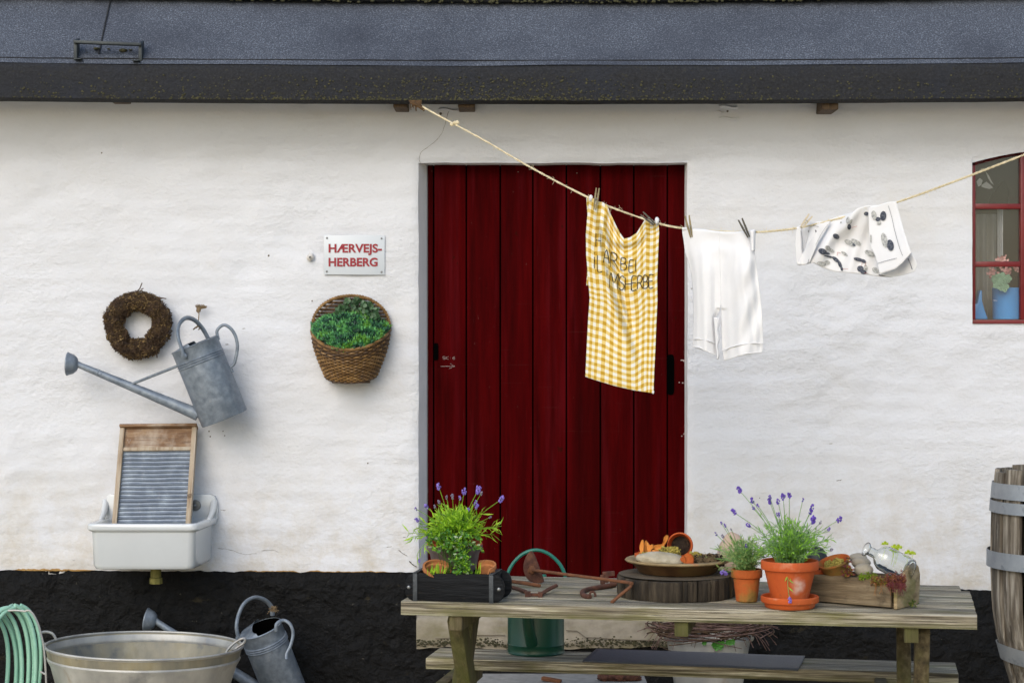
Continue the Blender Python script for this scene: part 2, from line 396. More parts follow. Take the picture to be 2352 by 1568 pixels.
K['rustl'] = mat('bright_rust', [(.11,.045,.022), (.24,.095,.04)], scale=25, rough=.85, metal=.15, bump=.5, bscale=120, bdist=.003)
K['table'] = mat('weathered_planks', [(.03,.024,.016), (.19,.165,.115), (.42,.38,.285), (.74,.70,.58)], scale=6, stretch=(.5,24,24), rough=.85, bump=.8, bscale=9, bdist=.008, lo=.34, hi=.68,
                 layers=[((.13,.125,.02), 4, .5, .66, (1,3,3), .6), ((.03,.022,.015), 5, .57, .61, (.7,42,42), .8), ((.09,.07,.05), 2, .5, .62, (1,6,6), .45), ((.04,.025,.015), 9, .68, .72, (1.3,1.6,1.6), .75)])
K['leg'] = mat('weathered_leg', [(.03,.022,.012), (.09,.07,.035), (.17,.14,.08)], scale=4, stretch=(12,12,.9), rough=.85, bump=.5,
                 layers=[((.07,.08,.01), 4, .42, .6, (1,1,.5), .75)])
K['logside'] = mat('log_bark', [(.004,.003,.002), (.024,.017,.010), (.085,.066,.043)], scale=13, stretch=(2,2,.35), rough=.9, bump=1, bscale=18, bdist=.01,
                 layers=[((.16,.105,.04), 8, .6, .7, (1,1,.4), .6)])
K['logtop'] = mat('log_top', [(.06,.045,.03), (.13,.1,.065)], scale=14, rough=.9, bump=.6,
                 layers=[((.32,.2,.06), 9, .62, .68, (1,1,1), .7)])
K['trough'] = mat('trough_wood', [(.055,.038,.022), (.15,.11,.065), (.25,.2,.13)], scale=5, stretch=(1,8,10), rough=.85, bump=.6,
                 layers=[((.05,.035,.02), 10, .6, .68, (1,1,1), .7)])
K['troughe'] = mat('trough_end_grain', [(.1,.06,.025), (.3,.22,.12), (.42,.33,.2)], scale=5, stretch=(1,3,7), rough=.85, bump=.7,
                 layers=[((.15,.15,.04), 9, .56, .66, (1,1,1), .6)])
K['stave'] = mat('oak_stave', [(.03,.023,.016), (.13,.11,.085), (.36,.33,.28)], scale=8, stretch=(7,7,.5), rough=.85, bump=.7, bscale=14,
                 layers=[((.4,.38,.35), 14, .6, .68, (5,5,.5), .6), ((.09,.055,.025), 6, .58, .7, (4,4,.6), .6)])
K['stavee'] = mat('stave_edge', [(.08,.045,.02), (.2,.13,.07)], scale=9, stretch=(6,6,.5), rough=.9, bump=.5)
K['hoop'] = mat('galvanised_hoop', [(.26,.29,.33), (.36,.39,.43)], scale=12, rough=.5, metal=.45, bump=.15,
                 layers=[((.15,.17,.2), 30, .58, .68, (1,1,1), .6)])
K['green'] = mat('green_enamel', [(.004,.05,.028), (.006,.07,.04)], scale=5, rough=.32, bump=.05, layers=[((.02,.09,.06), 14, .6, .75, (1,1,.4), .4)])
K['hoopg'] = mat('green_handle', [(.008,.12,.09), (.012,.16,.12)], scale=8, rough=.35, bump=.05)
K['mat'] = mat('rubber_mat', [(.05,.056,.068), (.085,.092,.108)], scale=120, rough=.6, bump=.4, bscale=200, bdist=.002)
K['hose'] = mat('mint_hose', [(.22,.47,.36), (.32,.56,.45)], scale=12, rough=.5, bump=.1, layers=[((.12,.25,.2), 9, .6, .75, (1,1,1), .5)])
K['cloth'] = mat('white_cotton', [(.70,.71,.74), (.75,.76,.79)], scale=14, rough=.9, bump=.25, bscale=300, bdist=.001)
K['ink'] = mat('dark_ink_print', [(.012,.016,.03), (.06,.07,.1), (.16,.17,.19)], scale=170, rough=.9, bump=0)
K['inkg'] = mat('pale_ink_print', [(.16,.17,.17), (.4,.41,.41), (.62,.62,.6)], scale=150, rough=.9, bump=0)
K['inkr'] = mat('red_ink_print', [(.5,.12,.1)], rough=.9, bump=0)
K['pen'] = mat('black_felt_pen', [(.02,.018,.018)], rough=.9, bump=0)
K['peg'] = mat('weathered_peg', [(.15,.12,.06), (.33,.27,.15)], scale=40, stretch=(1,1,1), rough=.8, bump=.3)
K['pegd'] = mat('grey_peg', [(.055,.05,.04), (.12,.11,.085)], scale=40, rough=.8, bump=.3)
K['pegl'] = mat('fresh_peg', [(.5,.42,.3), (.65,.57,.44)], scale=40, rough=.8, bump=.3)
K['blue'] = mat('blue_enamel', [(.06,.33,.8), (.1,.4,.85)], scale=3, rough=.3, bump=0)
K['pink'] = mat('pink_petals', [(.55,.25,.26), (.75,.45,.43)], scale=30, rough=.7, bump=.2)
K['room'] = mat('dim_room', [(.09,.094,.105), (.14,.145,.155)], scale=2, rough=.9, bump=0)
K['curt'] = mat('grey_curtain', [(.3,.3,.29), (.42,.42,.4)], scale=5, rough=.9, bump=0)
K['chalk'] = mat('chalk', [(.5,.42,.4)], rough=1, bump=0)
K['wfill'] = mat('whitewashed_jamb', [(.74,.75,.78), (.82,.83,.86)], scale=6, rough=.85, bump=.4)
K['bracket'] = mat('bracket_metal', [(.02,.028,.034), (.045,.055,.062)], scale=20, rough=.5, metal=.3, bump=.2)
G = {}
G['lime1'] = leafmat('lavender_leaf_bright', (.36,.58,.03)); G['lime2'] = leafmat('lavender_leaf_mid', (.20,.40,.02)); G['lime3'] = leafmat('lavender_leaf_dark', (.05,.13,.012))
G['sage1'] = leafmat('lavender_leaf_fresh', (.24,.48,.05)); G['sage2'] = leafmat('lavender_leaf_grey', (.2,.36,.12)); G['sage3'] = leafmat('lavender_leaf_deep', (.07,.19,.025))  # fresh, grey and deepest leaf tone
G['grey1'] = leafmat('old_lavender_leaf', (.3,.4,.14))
G['box1'] = leafmat('boxwood_leaf_light', (.14,.42,.14), tr=.15); G['box2'] = leafmat('boxwood_leaf_mid', (.05,.2,.09), tr=.12); G['box3'] = leafmat('boxwood_leaf_dark', (.015,.055,.04), tr=.1)
G['boxy'] = leafmat('boxwood_leaf_tip', (.16,.4,.06), tr=.2)
G['euc'] = leafmat('round_dark_leaf', (.045,.11,.045), tr=.1); G['euc2'] = leafmat('round_grey_leaf', (.13,.21,.12), tr=.1)
G['stem'] = leafmat('green_stem', (.14,.22,.05), tr=0)
G['mint'] = leafmat('pale_geranium_leaf', (.3,.5,.36), tr=.1)
G['ger'] = leafmat('geranium_leaf', (.05,.19,.02))
G['yel'] = leafmat('yellow_green_leaf', (.5,.6,.05))
G['sedr'] = leafmat('red_sedum', (.15,.035,.04), tr=.1); G['sedo'] = leafmat('orange_sedum', (.3,.12,.03), tr=.1); G['sedg'] = leafmat('green_sedum', (.22,.25,.03), tr=.1)
G['var'] = leafmat('silver_leaf', (.36,.46,.3)); G['midg'] = leafmat('mint_leaf', (.09,.26,.05))
G['pur'] = mat('lavender_bloom', [(.10,.06,.34), (.22,.15,.55), (.36,.27,.7)], scale=150, rough=.8, bump=.3)
G['purd'] = mat('deep_lavender_bloom', [(.045,.02,.2), (.12,.06,.42), (.2,.13,.5)], scale=150, rough=.8, bump=.3)
G['purg'] = mat('faded_lavender_bloom', [(.14,.12,.2), (.3,.27,.36)], scale=150, rough=.8, bump=.3)

def gingham(name, nu, nv):
    m = bpy.data.materials.new(name); m.use_nodes = True; t = m.node_tree; N = t.nodes; L = t.links
    b = N['Principled BSDF']; b.inputs['Roughness'].default_value = .9
    uv = N.new('ShaderNodeUVMap'); sx = N.new('ShaderNodeSeparateXYZ'); L.new(uv.outputs[0], sx.inputs[0])
    outs = []
    for ax, n in ((0, nu), (1, nv)):
        a = N.new('ShaderNodeMath'); a.operation = 'MULTIPLY'; a.inputs[1].default_value = n; L.new(sx.outputs[ax], a.inputs[0])
        f = N.new('ShaderNodeMath'); f.operation = 'FRACT'; L.new(a.outputs[0], f.inputs[0])
        mr = N.new('ShaderNodeMapRange'); mr.inputs['From Min'].default_value = .47; mr.inputs['From Max'].default_value = .53
        L.new(f.outputs[0], mr.inputs[0]); outs.append(mr)
    ad = N.new('ShaderNodeMath'); ad.operation = 'ADD'; L.new(outs[0].outputs[0], ad.inputs[0]); L.new(outs[1].outputs[0], ad.inputs[1])
    hf = N.new('ShaderNodeMath'); hf.operation = 'MULTIPLY'; hf.inputs[1].default_value = .5; L.new(ad.outputs[0], hf.inputs[0])
    rp = N.new('ShaderNodeValToRGB'); el = rp.color_ramp.elements
    el[0].position = 0; el[0].color = (.72,.72,.68,1); el[1].position = 1; el[1].color = (.47,.275,.012,1)
    e = el.new(.5); e.color = (.66,.51,.19,1)
    L.new(hf.outputs[0], rp.inputs[0]); L.new(rp.outputs[0], b.inputs['Base Color'])
    tc = N.new('ShaderNodeTexCoord'); n = N.new('ShaderNodeTexNoise'); n.inputs['Scale'].default_value = 90
    L.new(tc.outputs['Object'], n.inputs[0]); bp = N.new('ShaderNodeBump'); bp.inputs['Strength'].default_value = .3; bp.inputs['Distance'].default_value = .003
    L.new(n.outputs[0], bp.inputs['Height']); L.new(bp.outputs[0], b.inputs['Normal'])
    return m
K['ging'] = gingham('mustard_gingham', 10.5, 25)

# stroke letters, unit box: x 0..1, y 0 (foot) .. 1 (top)
GL = {'H': [[(0,0),(0,1)],[(1,0),(1,1)],[(0,.5),(1,.5)]], 'A': [[(0,0),(.5,1),(1,0)],[(.2,.38),(.8,.38)]],
 'R': [[(0,0),(0,1),(.7,.97),(.85,.75),(.65,.52),(0,.5)],[(.4,.5),(1,0)]],
 'B': [[(0,0),(0,1),(.7,.95),(.8,.75),(.6,.55),(0,.52)],[(.6,.55),(.95,.3),(.7,.03),(0,0)]],
 'E': [[(.9,1),(0,1),(0,0),(.95,0)],[(0,.52),(.75,.52)]], 'L': [[(0,1),(0,0),(.9,0)]], 'I': [[(.5,0),(.5,1)]],
 'i': [[(.5,0),(.5,.7)],[(.5,.9),(.5,.97)]], 'M': [[(0,0),(.05,1),(.5,.35),(.95,1),(1,0)]],
 'S': [[(.95,.85),(.6,1),(.15,.9),(.1,.65),(.5,.5),(.9,.35),(.85,.1),(.4,0),(0,.15)]],
 'K': [[(0,0),(0,1)],[(.9,1),(0,.45),(.95,0)]], '5': [[(.9,1),(.1,1),(.05,.55),(.7,.6),(.9,.3),(.7,.03),(.05,.05)]],
 '6': [[(.9,.95),(.3,.8),(.05,.35),(.3,.02),(.8,.05),(.9,.35),(.5,.52),(.1,.4)]], ':': [[(.4,.2),(.4,.28)],[(.4,.7),(.4,.78)]]}

# ================================================================== SETTING
mb = MB()
mb.box((0, 0, -.05), (400, 400, .1))
solo(mb, 'ground', K['ground'], None, None, (0, 0, 0), kind='structure')

# ================================================================== FARMHOUSE
house = thing('farmhouse', 'whitewashed brick farmhouse with black tarred plinth, red plank door and grey felt roof', 'farmhouse')
def zc(v): return CH - (v - 784) * CD / F     # height of a picture row on the wall plane
def xc(v): return (v - 1176) * CD / F
DX0, DX1, DZ1 = xc(961), xc(1579), zc(374)
WX0, WX1, WZ0, WZ1 = xc(2233), xc(2233) + .78, zc(743), zc(362)
def arch(x):
    t = (x - (WX0+WX1)/2) / ((WX1-WX0)/2)
    return .065 * (1 - min(1, t*t))
def seg(a, b, n): return [a + (b-a)*i/n for i in range(n)]
xs = seg(-2.9, DX0, 160) + seg(DX0, DX1, 76) + seg(DX1, WX0, 90) + seg(WX0, WX1, 50) + seg(WX1, 3.6, 30) + [3.6]
zs = seg(0.2, WZ0, 110) + seg(WZ0, WZ1, 56) + seg(WZ1, DZ1, 3) + seg(DZ1, 2.62, 36) + [2.62]
jz1 = zs.index(WZ1); jd1 = zs.index(DZ1); jz0 = zs.index(WZ0)
i0, i1 = xs.index(DX0), xs.index(DX1); k0, k1 = xs.index(WX0), xs.index(WX1)
def wally(x, z):
    y = -.008 * fbm(x*2.2, z*3.2, 1, 3) - .007*fbm(x*5, z*7, 5, 3)*max(0, .4+1.6*fbm(x*1.1, z*1.6, 11, 2)) - .0006*math.sin(z*2*PI/.075 + 1.6*fbm(x*2, z*1, 9, 1)) * (1.3+1.5*fbm(x*2, z*2, 3, 2))
    y -= .13 * sm(2.30, 2.60, z)
    return y
mw = MB(); vs = []
def topz(x): return arch(x)
for j, z in enumerate(zs):
    for i, x in enumerate(xs):
        zz = z + arch(x)*max(0, 1-abs(z-WZ1)/.16) if WX0 <= x <= WX1 else z
        xx = x; y = wally(x, zz)
        de = min(abs(x-DX0), abs(x-DX1)) if z < DZ1 + .01 else 9
        if abs(z-DZ1) < .03 and DX0 <= x <= DX1: de = min(de, abs(z-DZ1))
        if de < .02: y += .008*(1-de/.02)                       # rounded arris
        if i == i0 or i == i1:
            if z <= DZ1: xx += .003*fbm(z*5, 3.3 if i == i0 else 8.1, 0, 3)
        if j == jd1 and DX0 <= x <= DX1: zz += .004*fbm(x*6, 2, 0, 2)
        vs.append((xx, y, zz))
nx = len(xs); fs = []
for j in range(len(zs)-1):
    for i in range(nx-1):
        if i0 <= i < i1 and j < jd1: continue
        if k0 <= i < k1 and jz0 <= j < jz1: continue
        fs.append((j*nx+i, j*nx+i+1, (j+1)*nx+i+1, (j+1)*nx+i))
mw.add(vs, fs)
# reveals of the door (left one splayed) and window
xl = xc(983)*1.012
mw.sheet(lambda u, v: Vector((lerp(vs[min(int(v*jd1), jd1)*nx+i0][0], xl, u), lerp(vs[min(int(v*jd1), jd1)*nx+i0][1], .13, u), lerp(vs[min(int(v*jd1), jd1)*nx+i0][2], zs[min(int(v*jd1), jd1)]-.0, u))), 4, jd1, 1)
mw.sheet(lambda u, v: Vector((lerp(vs[min(int(v*jd1), jd1)*nx+i1][0], DX1-.004, u), lerp(vs[min(int(v*jd1), jd1)*nx+i1][1], .13, u), vs[min(int(v*jd1), jd1)*nx+i1][2])), 4, jd1, 1)
mw.sheet(lambda u, v: Vector((lerp(DX0, DX1, u), lerp(.005, .13, v), vs[jd1*nx+i0+int(round(u*(i1-i0)))][2] - .001*v)), i1-i0, 3, 1)
def wtop(x): return WZ1 + arch(x)
mw.sheet(lambda u, v: Vector((lerp(WX0, WX1, u), lerp(0, .16, v), wtop(lerp(WX0, WX1, u)))), 40, 2, 0)
mw.sheet(lambda u, v: Vector((lerp(WX0, WX1, u), lerp(-.012, .16, v), WZ0)), 20, 2, 0)
for X in (WX0, WX1): mw.sheet(lambda u, v: Vector((X, lerp(0, .16, u), lerp(WZ0, WZ1, v))), 2, 10, 0)
# cracks, nail holes and flaking
def crack(pts, w0=.0016):
    P = smooth_path([Q(a, b, CD) for a, b in pts], 5)
    P = [Vector((p.x + .003*fbm(p.z*60, 1, 0, 2), wally(p.x, p.z)-.0005, p.z + .002*fbm(p.x*60, 4, 0, 2))) for p in P]
    mw.tube(P, [w0*(.5+abs(fbm(i*.7, 0, 0, 1))*1.4) for i in range(len(P))], 5, mi=2, flat=.5)
crack([(1032,262),(1026,282),(1018,305),(1005,322),(985,338),(968,350),(963,368),(966,374)], .0013)
crack([(940,1288),(948,1296),(957,1301)], .0045)
crack([(915,1262),(928,1272),(936,1276)], .0028)
crack([(500,1258),(530,1262),(560,1272),(590,1270)], .0014)
crack([(600,1264),(625,1262),(640,1268)], .0014)
for (a, b, r) in ((617,587,.004),(717,691,.003),(1190,395,.002),(1325,398,.002),(1745,1143,.002),(845,1063,.003),(235,352,.003),(480,990,.003),(483,1002,.003),(516,1000,.0025),(512,990,.0025),(415,848,.0025),(1665,262,.0045),(1014,267,.006)):
    p = Q(a, b, CD); mw.blob((p.x, wally(p.x, p.z)-.0005, p.z), (r, r*.4, r*1.1), mi=2, nu=8, nv=6)
rr_ = random.Random(3)
for i in range(46):
    a = rr_.uniform(0, 2352); b = rr_.choice((rr_.uniform(1000, 1300), rr_.uniform(1180, 1300), rr_.uniform(380, 1000)))
    if 955 < a < 1585: continue
    p = Q(a, b, CD); l = rr_.uniform(.01, .035)*(1 if b > 1000 else .6); sl = rr_.uniform(-.25, .25)
    P = [Vector((p.x + l*(t/6-.5), 0, p.z + l*sl*(t/6-.5) + .003*fbm(t*.9, i, 0, 2))) for t in range(7)]
    mw.tube([Vector((q_.x, wally(q_.x, q_.z) + .0008, q_.z)) for q_ in P], [.0003+.0028*math.sin(PI*(t+.5)/7)*rr_.uniform(.4,1) for t in range(7)], 6, mi=0 if i % 3 else 2, flat=.6)
# filled-in holes under the eaves (raised plaster lips)
for (a, b, wd, hh) in ((1672, 246, .075, .010), (1675, 271, .085, .009), (1030, 252, .08, .008), (1655, 258, .03, .008)):
    p = Q(a, b, CD-.1); y = wally(p.x, p.z)
    mw.tube([Vector((p.x-wd/2+wd*t, y-.002+.004*abs(t-.5), p.z+.004*math.sin(t*6))) for t in [i/8 for i in range(9)]], hh*.7, 6, mi=0)
mw.build('wall', [K['lime'], K['wfill'], K['crack']], house, sharp=60)

# plinth: black tar, upper edge ragged and sloping with the yard
def ptop(x): return interp([(-2.9, .585), (xc(0), zc(1309)), (xc(930), zc(1313)), (xc(1580), zc(1330)), (xc(2280), zc(1355)), (3.6, .48)], x) + .004*fbm(x*14, 0, 0, 4) + .003*fbm(x*50, 7, 0, 2)
mp_ = MB()
for (xa, xb, n) in ((-2.9, DX0+.004, 180), (DX1-.004, 3.6, 190)):
    def pf(u, v):
        x = lerp(xa, xb, u); z = lerp(0, ptop(x), v)
        return Vector((x, -.022 - .012*fbm(x*4, z*6, 2, 3) - .007*fbm(x*15, z*22, 2, 3) + .012*sm(.93, 1, v), z))
    mp_.sheet(pf, n, 40)
    mp_.sheet(lambda u, v: Vector((lerp(xa, xb, u), lerp(-.009, .02, v), ptop(lerp(xa, xb, u))-.0005)), n, 1)
for X, s in ((DX0+.004, 1), (DX1-.004, -1)): mp_.sheet(lambda u, v: Vector((X, lerp(-.02, .12, u), lerp(0, ptop(X), v))), 2, 8)
mp_.build('plinth', K['tar'], house, sharp=60)
# ochre line where the limewash stops above the plinth
mo = MB()
for (a, b) in ((30, 218), (560, 690), (700, 900)):
    x0, x1 = xc(a), xc(b)
    def of(u, v):
        x = lerp(x0, x1, u); h = (.004 + .012*abs(fbm(x*20, 1, 0, 3))) * (1 if b < 500 else .45) * sm(0, .1, u) * sm(1, .9, u)
        z = ptop(x) + lerp(-.003, h, v)
        return Vector((x, wally(x, z) - .0022, z))
    mo = MB(); mo.sheet(of, 60, 2); mo.build('ochre_line', K['ochre'], house)

# roof: felt slope, rolled dark edge, upper layer
def sag(x): return .012*min(1, (abs(x-.05)/2.1)**2)
EY, EZ = -.31, CH + (784-231)*(CD-.31)/F     # outer lower edge of the roof edge board
mr_ = MB()
prof = [(.03, -.012), (.0, 0), (0, .105), (.006, .13), (.02, .148), (.035, .156)]
def edge(u, v):
    x = lerp(-3.1, 3.8, u); k = v*(len(prof)-1); i = min(int(k), len(prof)-2); t = k-i
    y = lerp(prof[i][0], prof[i+1][0], t); z = lerp(prof[i][1], prof[i+1][1], t)
    return Vector((x, EY + y + .003*fbm(x*3, z*10, 0, 2), EZ + z + sag(x) + .0025*fbm(x*5, 1, 0, 2)))
mr_.sheet(edge, 240, 15)
mr_.sheet(lambda u, v: Vector((lerp(-3.1, 3.8, u), lerp(EY+.03, -.02, v), EZ-.012+sag(lerp(-3.1,3.8,u)) + .05*v)), 60, 1)
fas = mr_.build('roof_edge', K['felt_dark'], house)
mr_ = MB()
RT = R(42)
def roofz(d, x): return EZ + .156 + sag(x) + d*math.sin(RT)
def slope(u, v):
    x = lerp(-3.1, 3.8, u); d = lerp(-.022, 2.2, v)
    return Vector((x, EY + .028 + d*math.cos(RT), roofz(d, x) + .003 + .004*fbm(x*1.5, d*4, 0, 2)))
mr_.sheet(slope, 160, 60)
# lap seam running up the slope and the lap line above the edge
def rp_(px, d, off=.006):
    x = (px-1176)*(CD+EY+d*.74)/F; return Vector((x, EY+.028+d*math.cos(RT) - off*.6, roofz(d, x)+off))
mr_.tube([rp_(224 + 26*t, .04+t*.40) for t in [i/12 for i in range(13)]], .0035, 5, mi=1, flat=.5)
mr_.tube([Vector((x, EY+.035, EZ+.167+sag(x)+.0015*fbm(x*6,3,0,2))) for x in [-3.1+i*.03 for i in range(230)]], .0028, 5, mi=1)
slab = mr_.build('roof', [K['felt'], K['felt_dark']], house)
# overlapping upper course with a thick rounded lip and moss under it
d1 = .432
mu = MB()
xsu = [-3.1+i*.035 for i in range(198)]
def lip(x, dz): return Vector((x, EY+.028+d1*math.cos(RT)-.015, roofz(d1, x)+dz + .004*fbm(x*4, 0, 0, 2) + .022*min(1, (abs(x-.1)/2.1)**2)))
mu.tube([lip(x, .032) for x in xsu], .021, 10, mi=0)
mu.sheet(lambda u, v: lip(lerp(-3.1, 3.8, u), .05) + Vector((0, v*1.6, v*1.6*math.tan(RT))), 60, 2, 0)
mm = MB()
for i in range(520):
    x = rnd.uniform(-2.5, 2.6) if i % 3 else rnd.gauss(1.2, .8)
    p = lip(x, .012 + rnd.uniform(-.006, .008)); r = rnd.uniform(.002, .0065)
    mm.blob(p + Vector((0, -.019, 0)), (r*1.4, r, r), .3, 3, 6, 4, seed=i)
for i in range(1500):                                   # moss cushions on the roof edge
    x = rnd.uniform(-2.4, 2.4) if i % 2 else rnd.gauss(-.2, .6)
    t = rnd.random()**2.4
    r = rnd.uniform(.0012, .0045)
    mm.blob((x, EY - .001 + .003*fbm(x*3, .1, 0, 2), EZ + .002 + t*.095 + sag(x)), (r*1.2, r*.7, r), .3, 3, 6, 4, seed=i)
mu.build('upper_roof', K['felt_dark'], house)
o = mm.build('moss_cushions', K['moss'], house); o['kind'] = 'stuff'
# rafter ends
for (a, b, c) in ((903, 935, 247), (1052, 1090, 247), (1889, 1926, 252), (245, 285, 229)):
    D = CD-.26; p0 = Q(a, c, D); p1 = Q(b, c, D); mb = MB()
    mb.box(((p0.x+p1.x)/2, p0.y+.11, p0.z+.03), (p1.x-p0.x, .22, .06))
    mb.build('rafter_end', K['raft'], house, bevel=.004)
# roof bracket
mb = MB()
A = lambda px, py, D=CD-.285: Q(px, py, D)
mb.beam(A(170,97), A(325,103), .028, .012)
for a, yt, yb in ((173, 95, 139), (322, 101, 143)):
    mb.prism([A(a-4, yt), A(a+4, yt), A(a+4, yb), A(a-4, yb)], (0, .05, .02))
    mb.box(A(a+(8 if a < 200 else -8), yb-2, CD-.29), (.03, .05, .004))
br = mb.build('roof_bracket', K['bracket'], house, bevel=.0015)
mb = MB()
for (a, b, r) in ((222,112,.009), (283,116,.012), (200,122,.006), (300,115,.006), (250,113,.005), (311,124,.005)):
    mb.blob(A(a, b, CD-.235), (r*1.5, r, r*.6), .3, 3, 10, 6, seed=a)
mb.build('moss', K['moss'], br)

# door
md_ = MB()
DB = zc(1409)
seams = [981, 996, 1071, 1149, 1224, 1301, 1379, 1456, 1533, 1585]
for a, b in zip(seams, seams[1:]):
    x0, x1 = xc(a)*1.012, xc(b)*1.012
    dy = rnd.uniform(-.0015, .0015)
    md_.box(((x0+x1)/2, .115+dy + (.01 if a == 981 else 0), (DB+DZ1+.03)/2), (x1-x0-.006, .03, DZ1+.03-DB))
door = md_.build('door', K['red'], house, bevel=.0025)
mb = MB(); mb.box((.1, .14, 1.4), (1.4, .01, 2.4)); mb.build('door_backing', K['black'], door)
mb = MB()
def slot(a, b, c, d):
    p = Q((a+b)/2, (c+d)/2, CD+.097); wd, hh = (b-a)*.0018/2, (d-c)*.0018/2
    o = [p + Vector((wd*math.copysign(abs(math.cos(t))**.5, math.cos(t)), 0, hh*math.copysign(abs(math.sin(t))**.3, math.sin(t)))) for t in [2*PI*k/24 for k in range(24)]]
    mb = MB(); mb.prism(o, (0, .006, 0)); mb.build('finger_slot', K['black'], door)
slot(1531, 1549, 812, 908); slot(996, 1007, 787, 828)
mb = MB()
def stroke(mb, glyph, org, ux, uy, r, fn, mi=0):
    for st in GL[glyph]:
        pts = smooth_path([org + ux*a + uy*b for a, b in st], 3) if len(st) > 2 else [org + (ux*a + uy*b) for a, b in st]
        if len(st) == 2: pts = [lerp(pts[0], pts[1], t/6) for t in range(7)]
        mb.tube([fn(p) for p in pts], r, 5, mi=mi, flat=.6)
def dp(p): return Vector((p.x, .098, p.z))
x = 1017
for ch in '5K:6':
    o_ = Q(x, 825, CD+.1); stroke(mb, ch, o_, Vector((.011, 0, 0)), Vector((0, 0, .012)), .0009, dp); x += 7.5
for st in ([(1012,841),(1044,841)], [(1034,835),(1045,841),(1032,846)]): mb.tube([dp(Q(a, b, CD+.1)) for a, b in st], .0012, 5, flat=.6)
for (a, b, w_) in ((1568,827,.018),(1572,829,.01),(1560,878,.004),(1568,879,.006),(1571,996,.006),(1566,1001,.004),(1573,838,.004)):
    p = Q(a, b, CD+.1); mb.box((p.x, .0985, p.z), (w_, .002, .004))
mb.build('chalk_marks', K['chalk'], door)

# step under the door
def stepf(u, v):
    x = lerp(xc(958), xc(1600), u); z = lerp(zc(1482)+.012*fbm(x*6, 0, 0, 3), DB, v)
    return Vector((x, -.07 - .004*fbm(x*5, z*9, 0, 3) + .02*sm(.9, 1, v) + .012*sm(.25, 0, v), z))
mb = MB(); mb.sheet(stepf, 90, 14)
mb.sheet(lambda u, v: Vector((lerp(xc(958), xc(1600), u), lerp(-.05, .13, v), DB)), 20, 2)
mb.sheet(lambda u, v: Vector((xc(958), lerp(-.07, 0, u), lerp(zc(1480), DB, v))), 2, 4)
ms = MB()
def base2(u, v):
    x = lerp(xc(955), xc(1605), u); z = lerp(0, zc(1478)+.01*fbm(x*6, 0, 0, 3)+.004, v)
    return Vector((x, -.045 - .012*fbm(x*6, z*12, 0, 3), z))
ms.sheet(base2, 90, 30)
st = mb.build('door_step', K['conc'], house)
ms.build('step_footing', K['tar'], st)
mb = MB()
mb.tube([Q(a, b, CD-.078) for a, b in ((1300,1447),(1325,1448),(1345,1463),(1372,1464),(1400,1466),(1450,1469),(1520,1470))], .0018, 5)
mb.tube([Q(a, b, CD-.078) for a, b in ((1000,1466),(1040,1464),(1070,1457),(1100,1458),(1160,1458))], .0018, 5)
mb.build('step_crack', K['crack'], st)
mb = MB()
for i in range(800):
    a = rnd.uniform(960, 1570); p = Q(a, 1472 + rnd.gauss(2, 5), CD-.068); r = rnd.uniform(.0015, .0045)
    mb.blob(p, (r*1.7, r, r), .3, 3, 6, 4, seed=i)
o = mb.build('moss_fringe', K['slime'], st); o['kind'] = 'stuff'

# window
wf = MB(); FW = .026
y0 = .018
def wbar(x0, x1, z0, z1, yy=y0, th=.045, mbx=None): (mbx or wf).box(((x0+x1)/2, yy+th/2, (z0+z1)/2), (x1-x0, th, z1-z0))
archpts = [lerp(WX0, WX1, i/24) for i in range(25)]
o1 = [Vector((x, y0, wtop(x)-.002)) for x in archpts] + [Vector((x, y0, wtop(x)-.04)) for x in reversed(archpts)]
for i in range(24):
    a, b = archpts[i], archpts[i+1]
    wf.prism([Vector((a, y0, wtop(a)-.002)), Vector((b, y0, wtop(b)-.002)), Vector((b, y0, wtop(b)-.036)), Vector((a, y0, wtop(a)-.036))], (0, .045, 0))
wbar(WX0, WX0+.018, WZ0+.018, WZ1-.01); wbar(WX1-.02, WX1, WZ0+.018, WZ1-.01)
wbar(WX0, WX1, WZ0, WZ0+.016, y0-.002)
cols_ = [WX0, xc(2352), xc(2352)+.245, WX1]
for X in cols_[1:3]: wbar(X-.008, X+.014, WZ0+.018, wtop(X)-.028, y0+.004, .034)
for (a, b) in ((467, 479), (600, 612)):
    za, zb = zc(b)*1.0, zc(a)
    for i in range(3): wbar(cols_[i]+(.018 if i == 0 else .014), cols_[i+1]-(.008 if i < 2 else .02), za, zb, y0+.006, .03)
win = thing('window', None, None); win.parent = house; WM[win.name] = WM[house.name]
wf.build('window', K['redw'], house, bevel=.0012)
bpy.data.objects.remove(win)
win = [o for o in bpy.data.objects if o.name.startswith('window')][0]; win.name = 'window'; WM['window'] = WM[house.name]
K['pane'] = glassmat('window_glass', (.96,.97,.97), 1.5, haze=.02)
mb = MB(); mb.box(((WX0+WX1)/2, y0+.028, (WZ0+WZ1)/2+.02), (WX1-WX0-.01, .004, WZ1-WZ0+.08)); mb.build('pane', K['pane'], win)
# dim room behind the window
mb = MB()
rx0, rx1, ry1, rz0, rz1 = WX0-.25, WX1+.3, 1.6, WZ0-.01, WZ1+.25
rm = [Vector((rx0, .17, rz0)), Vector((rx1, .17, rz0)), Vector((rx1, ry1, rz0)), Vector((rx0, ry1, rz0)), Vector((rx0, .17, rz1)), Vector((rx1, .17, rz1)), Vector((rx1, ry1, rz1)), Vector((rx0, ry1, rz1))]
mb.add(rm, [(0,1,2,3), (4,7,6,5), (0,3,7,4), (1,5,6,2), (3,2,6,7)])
mb.build('room', K['room'], house)

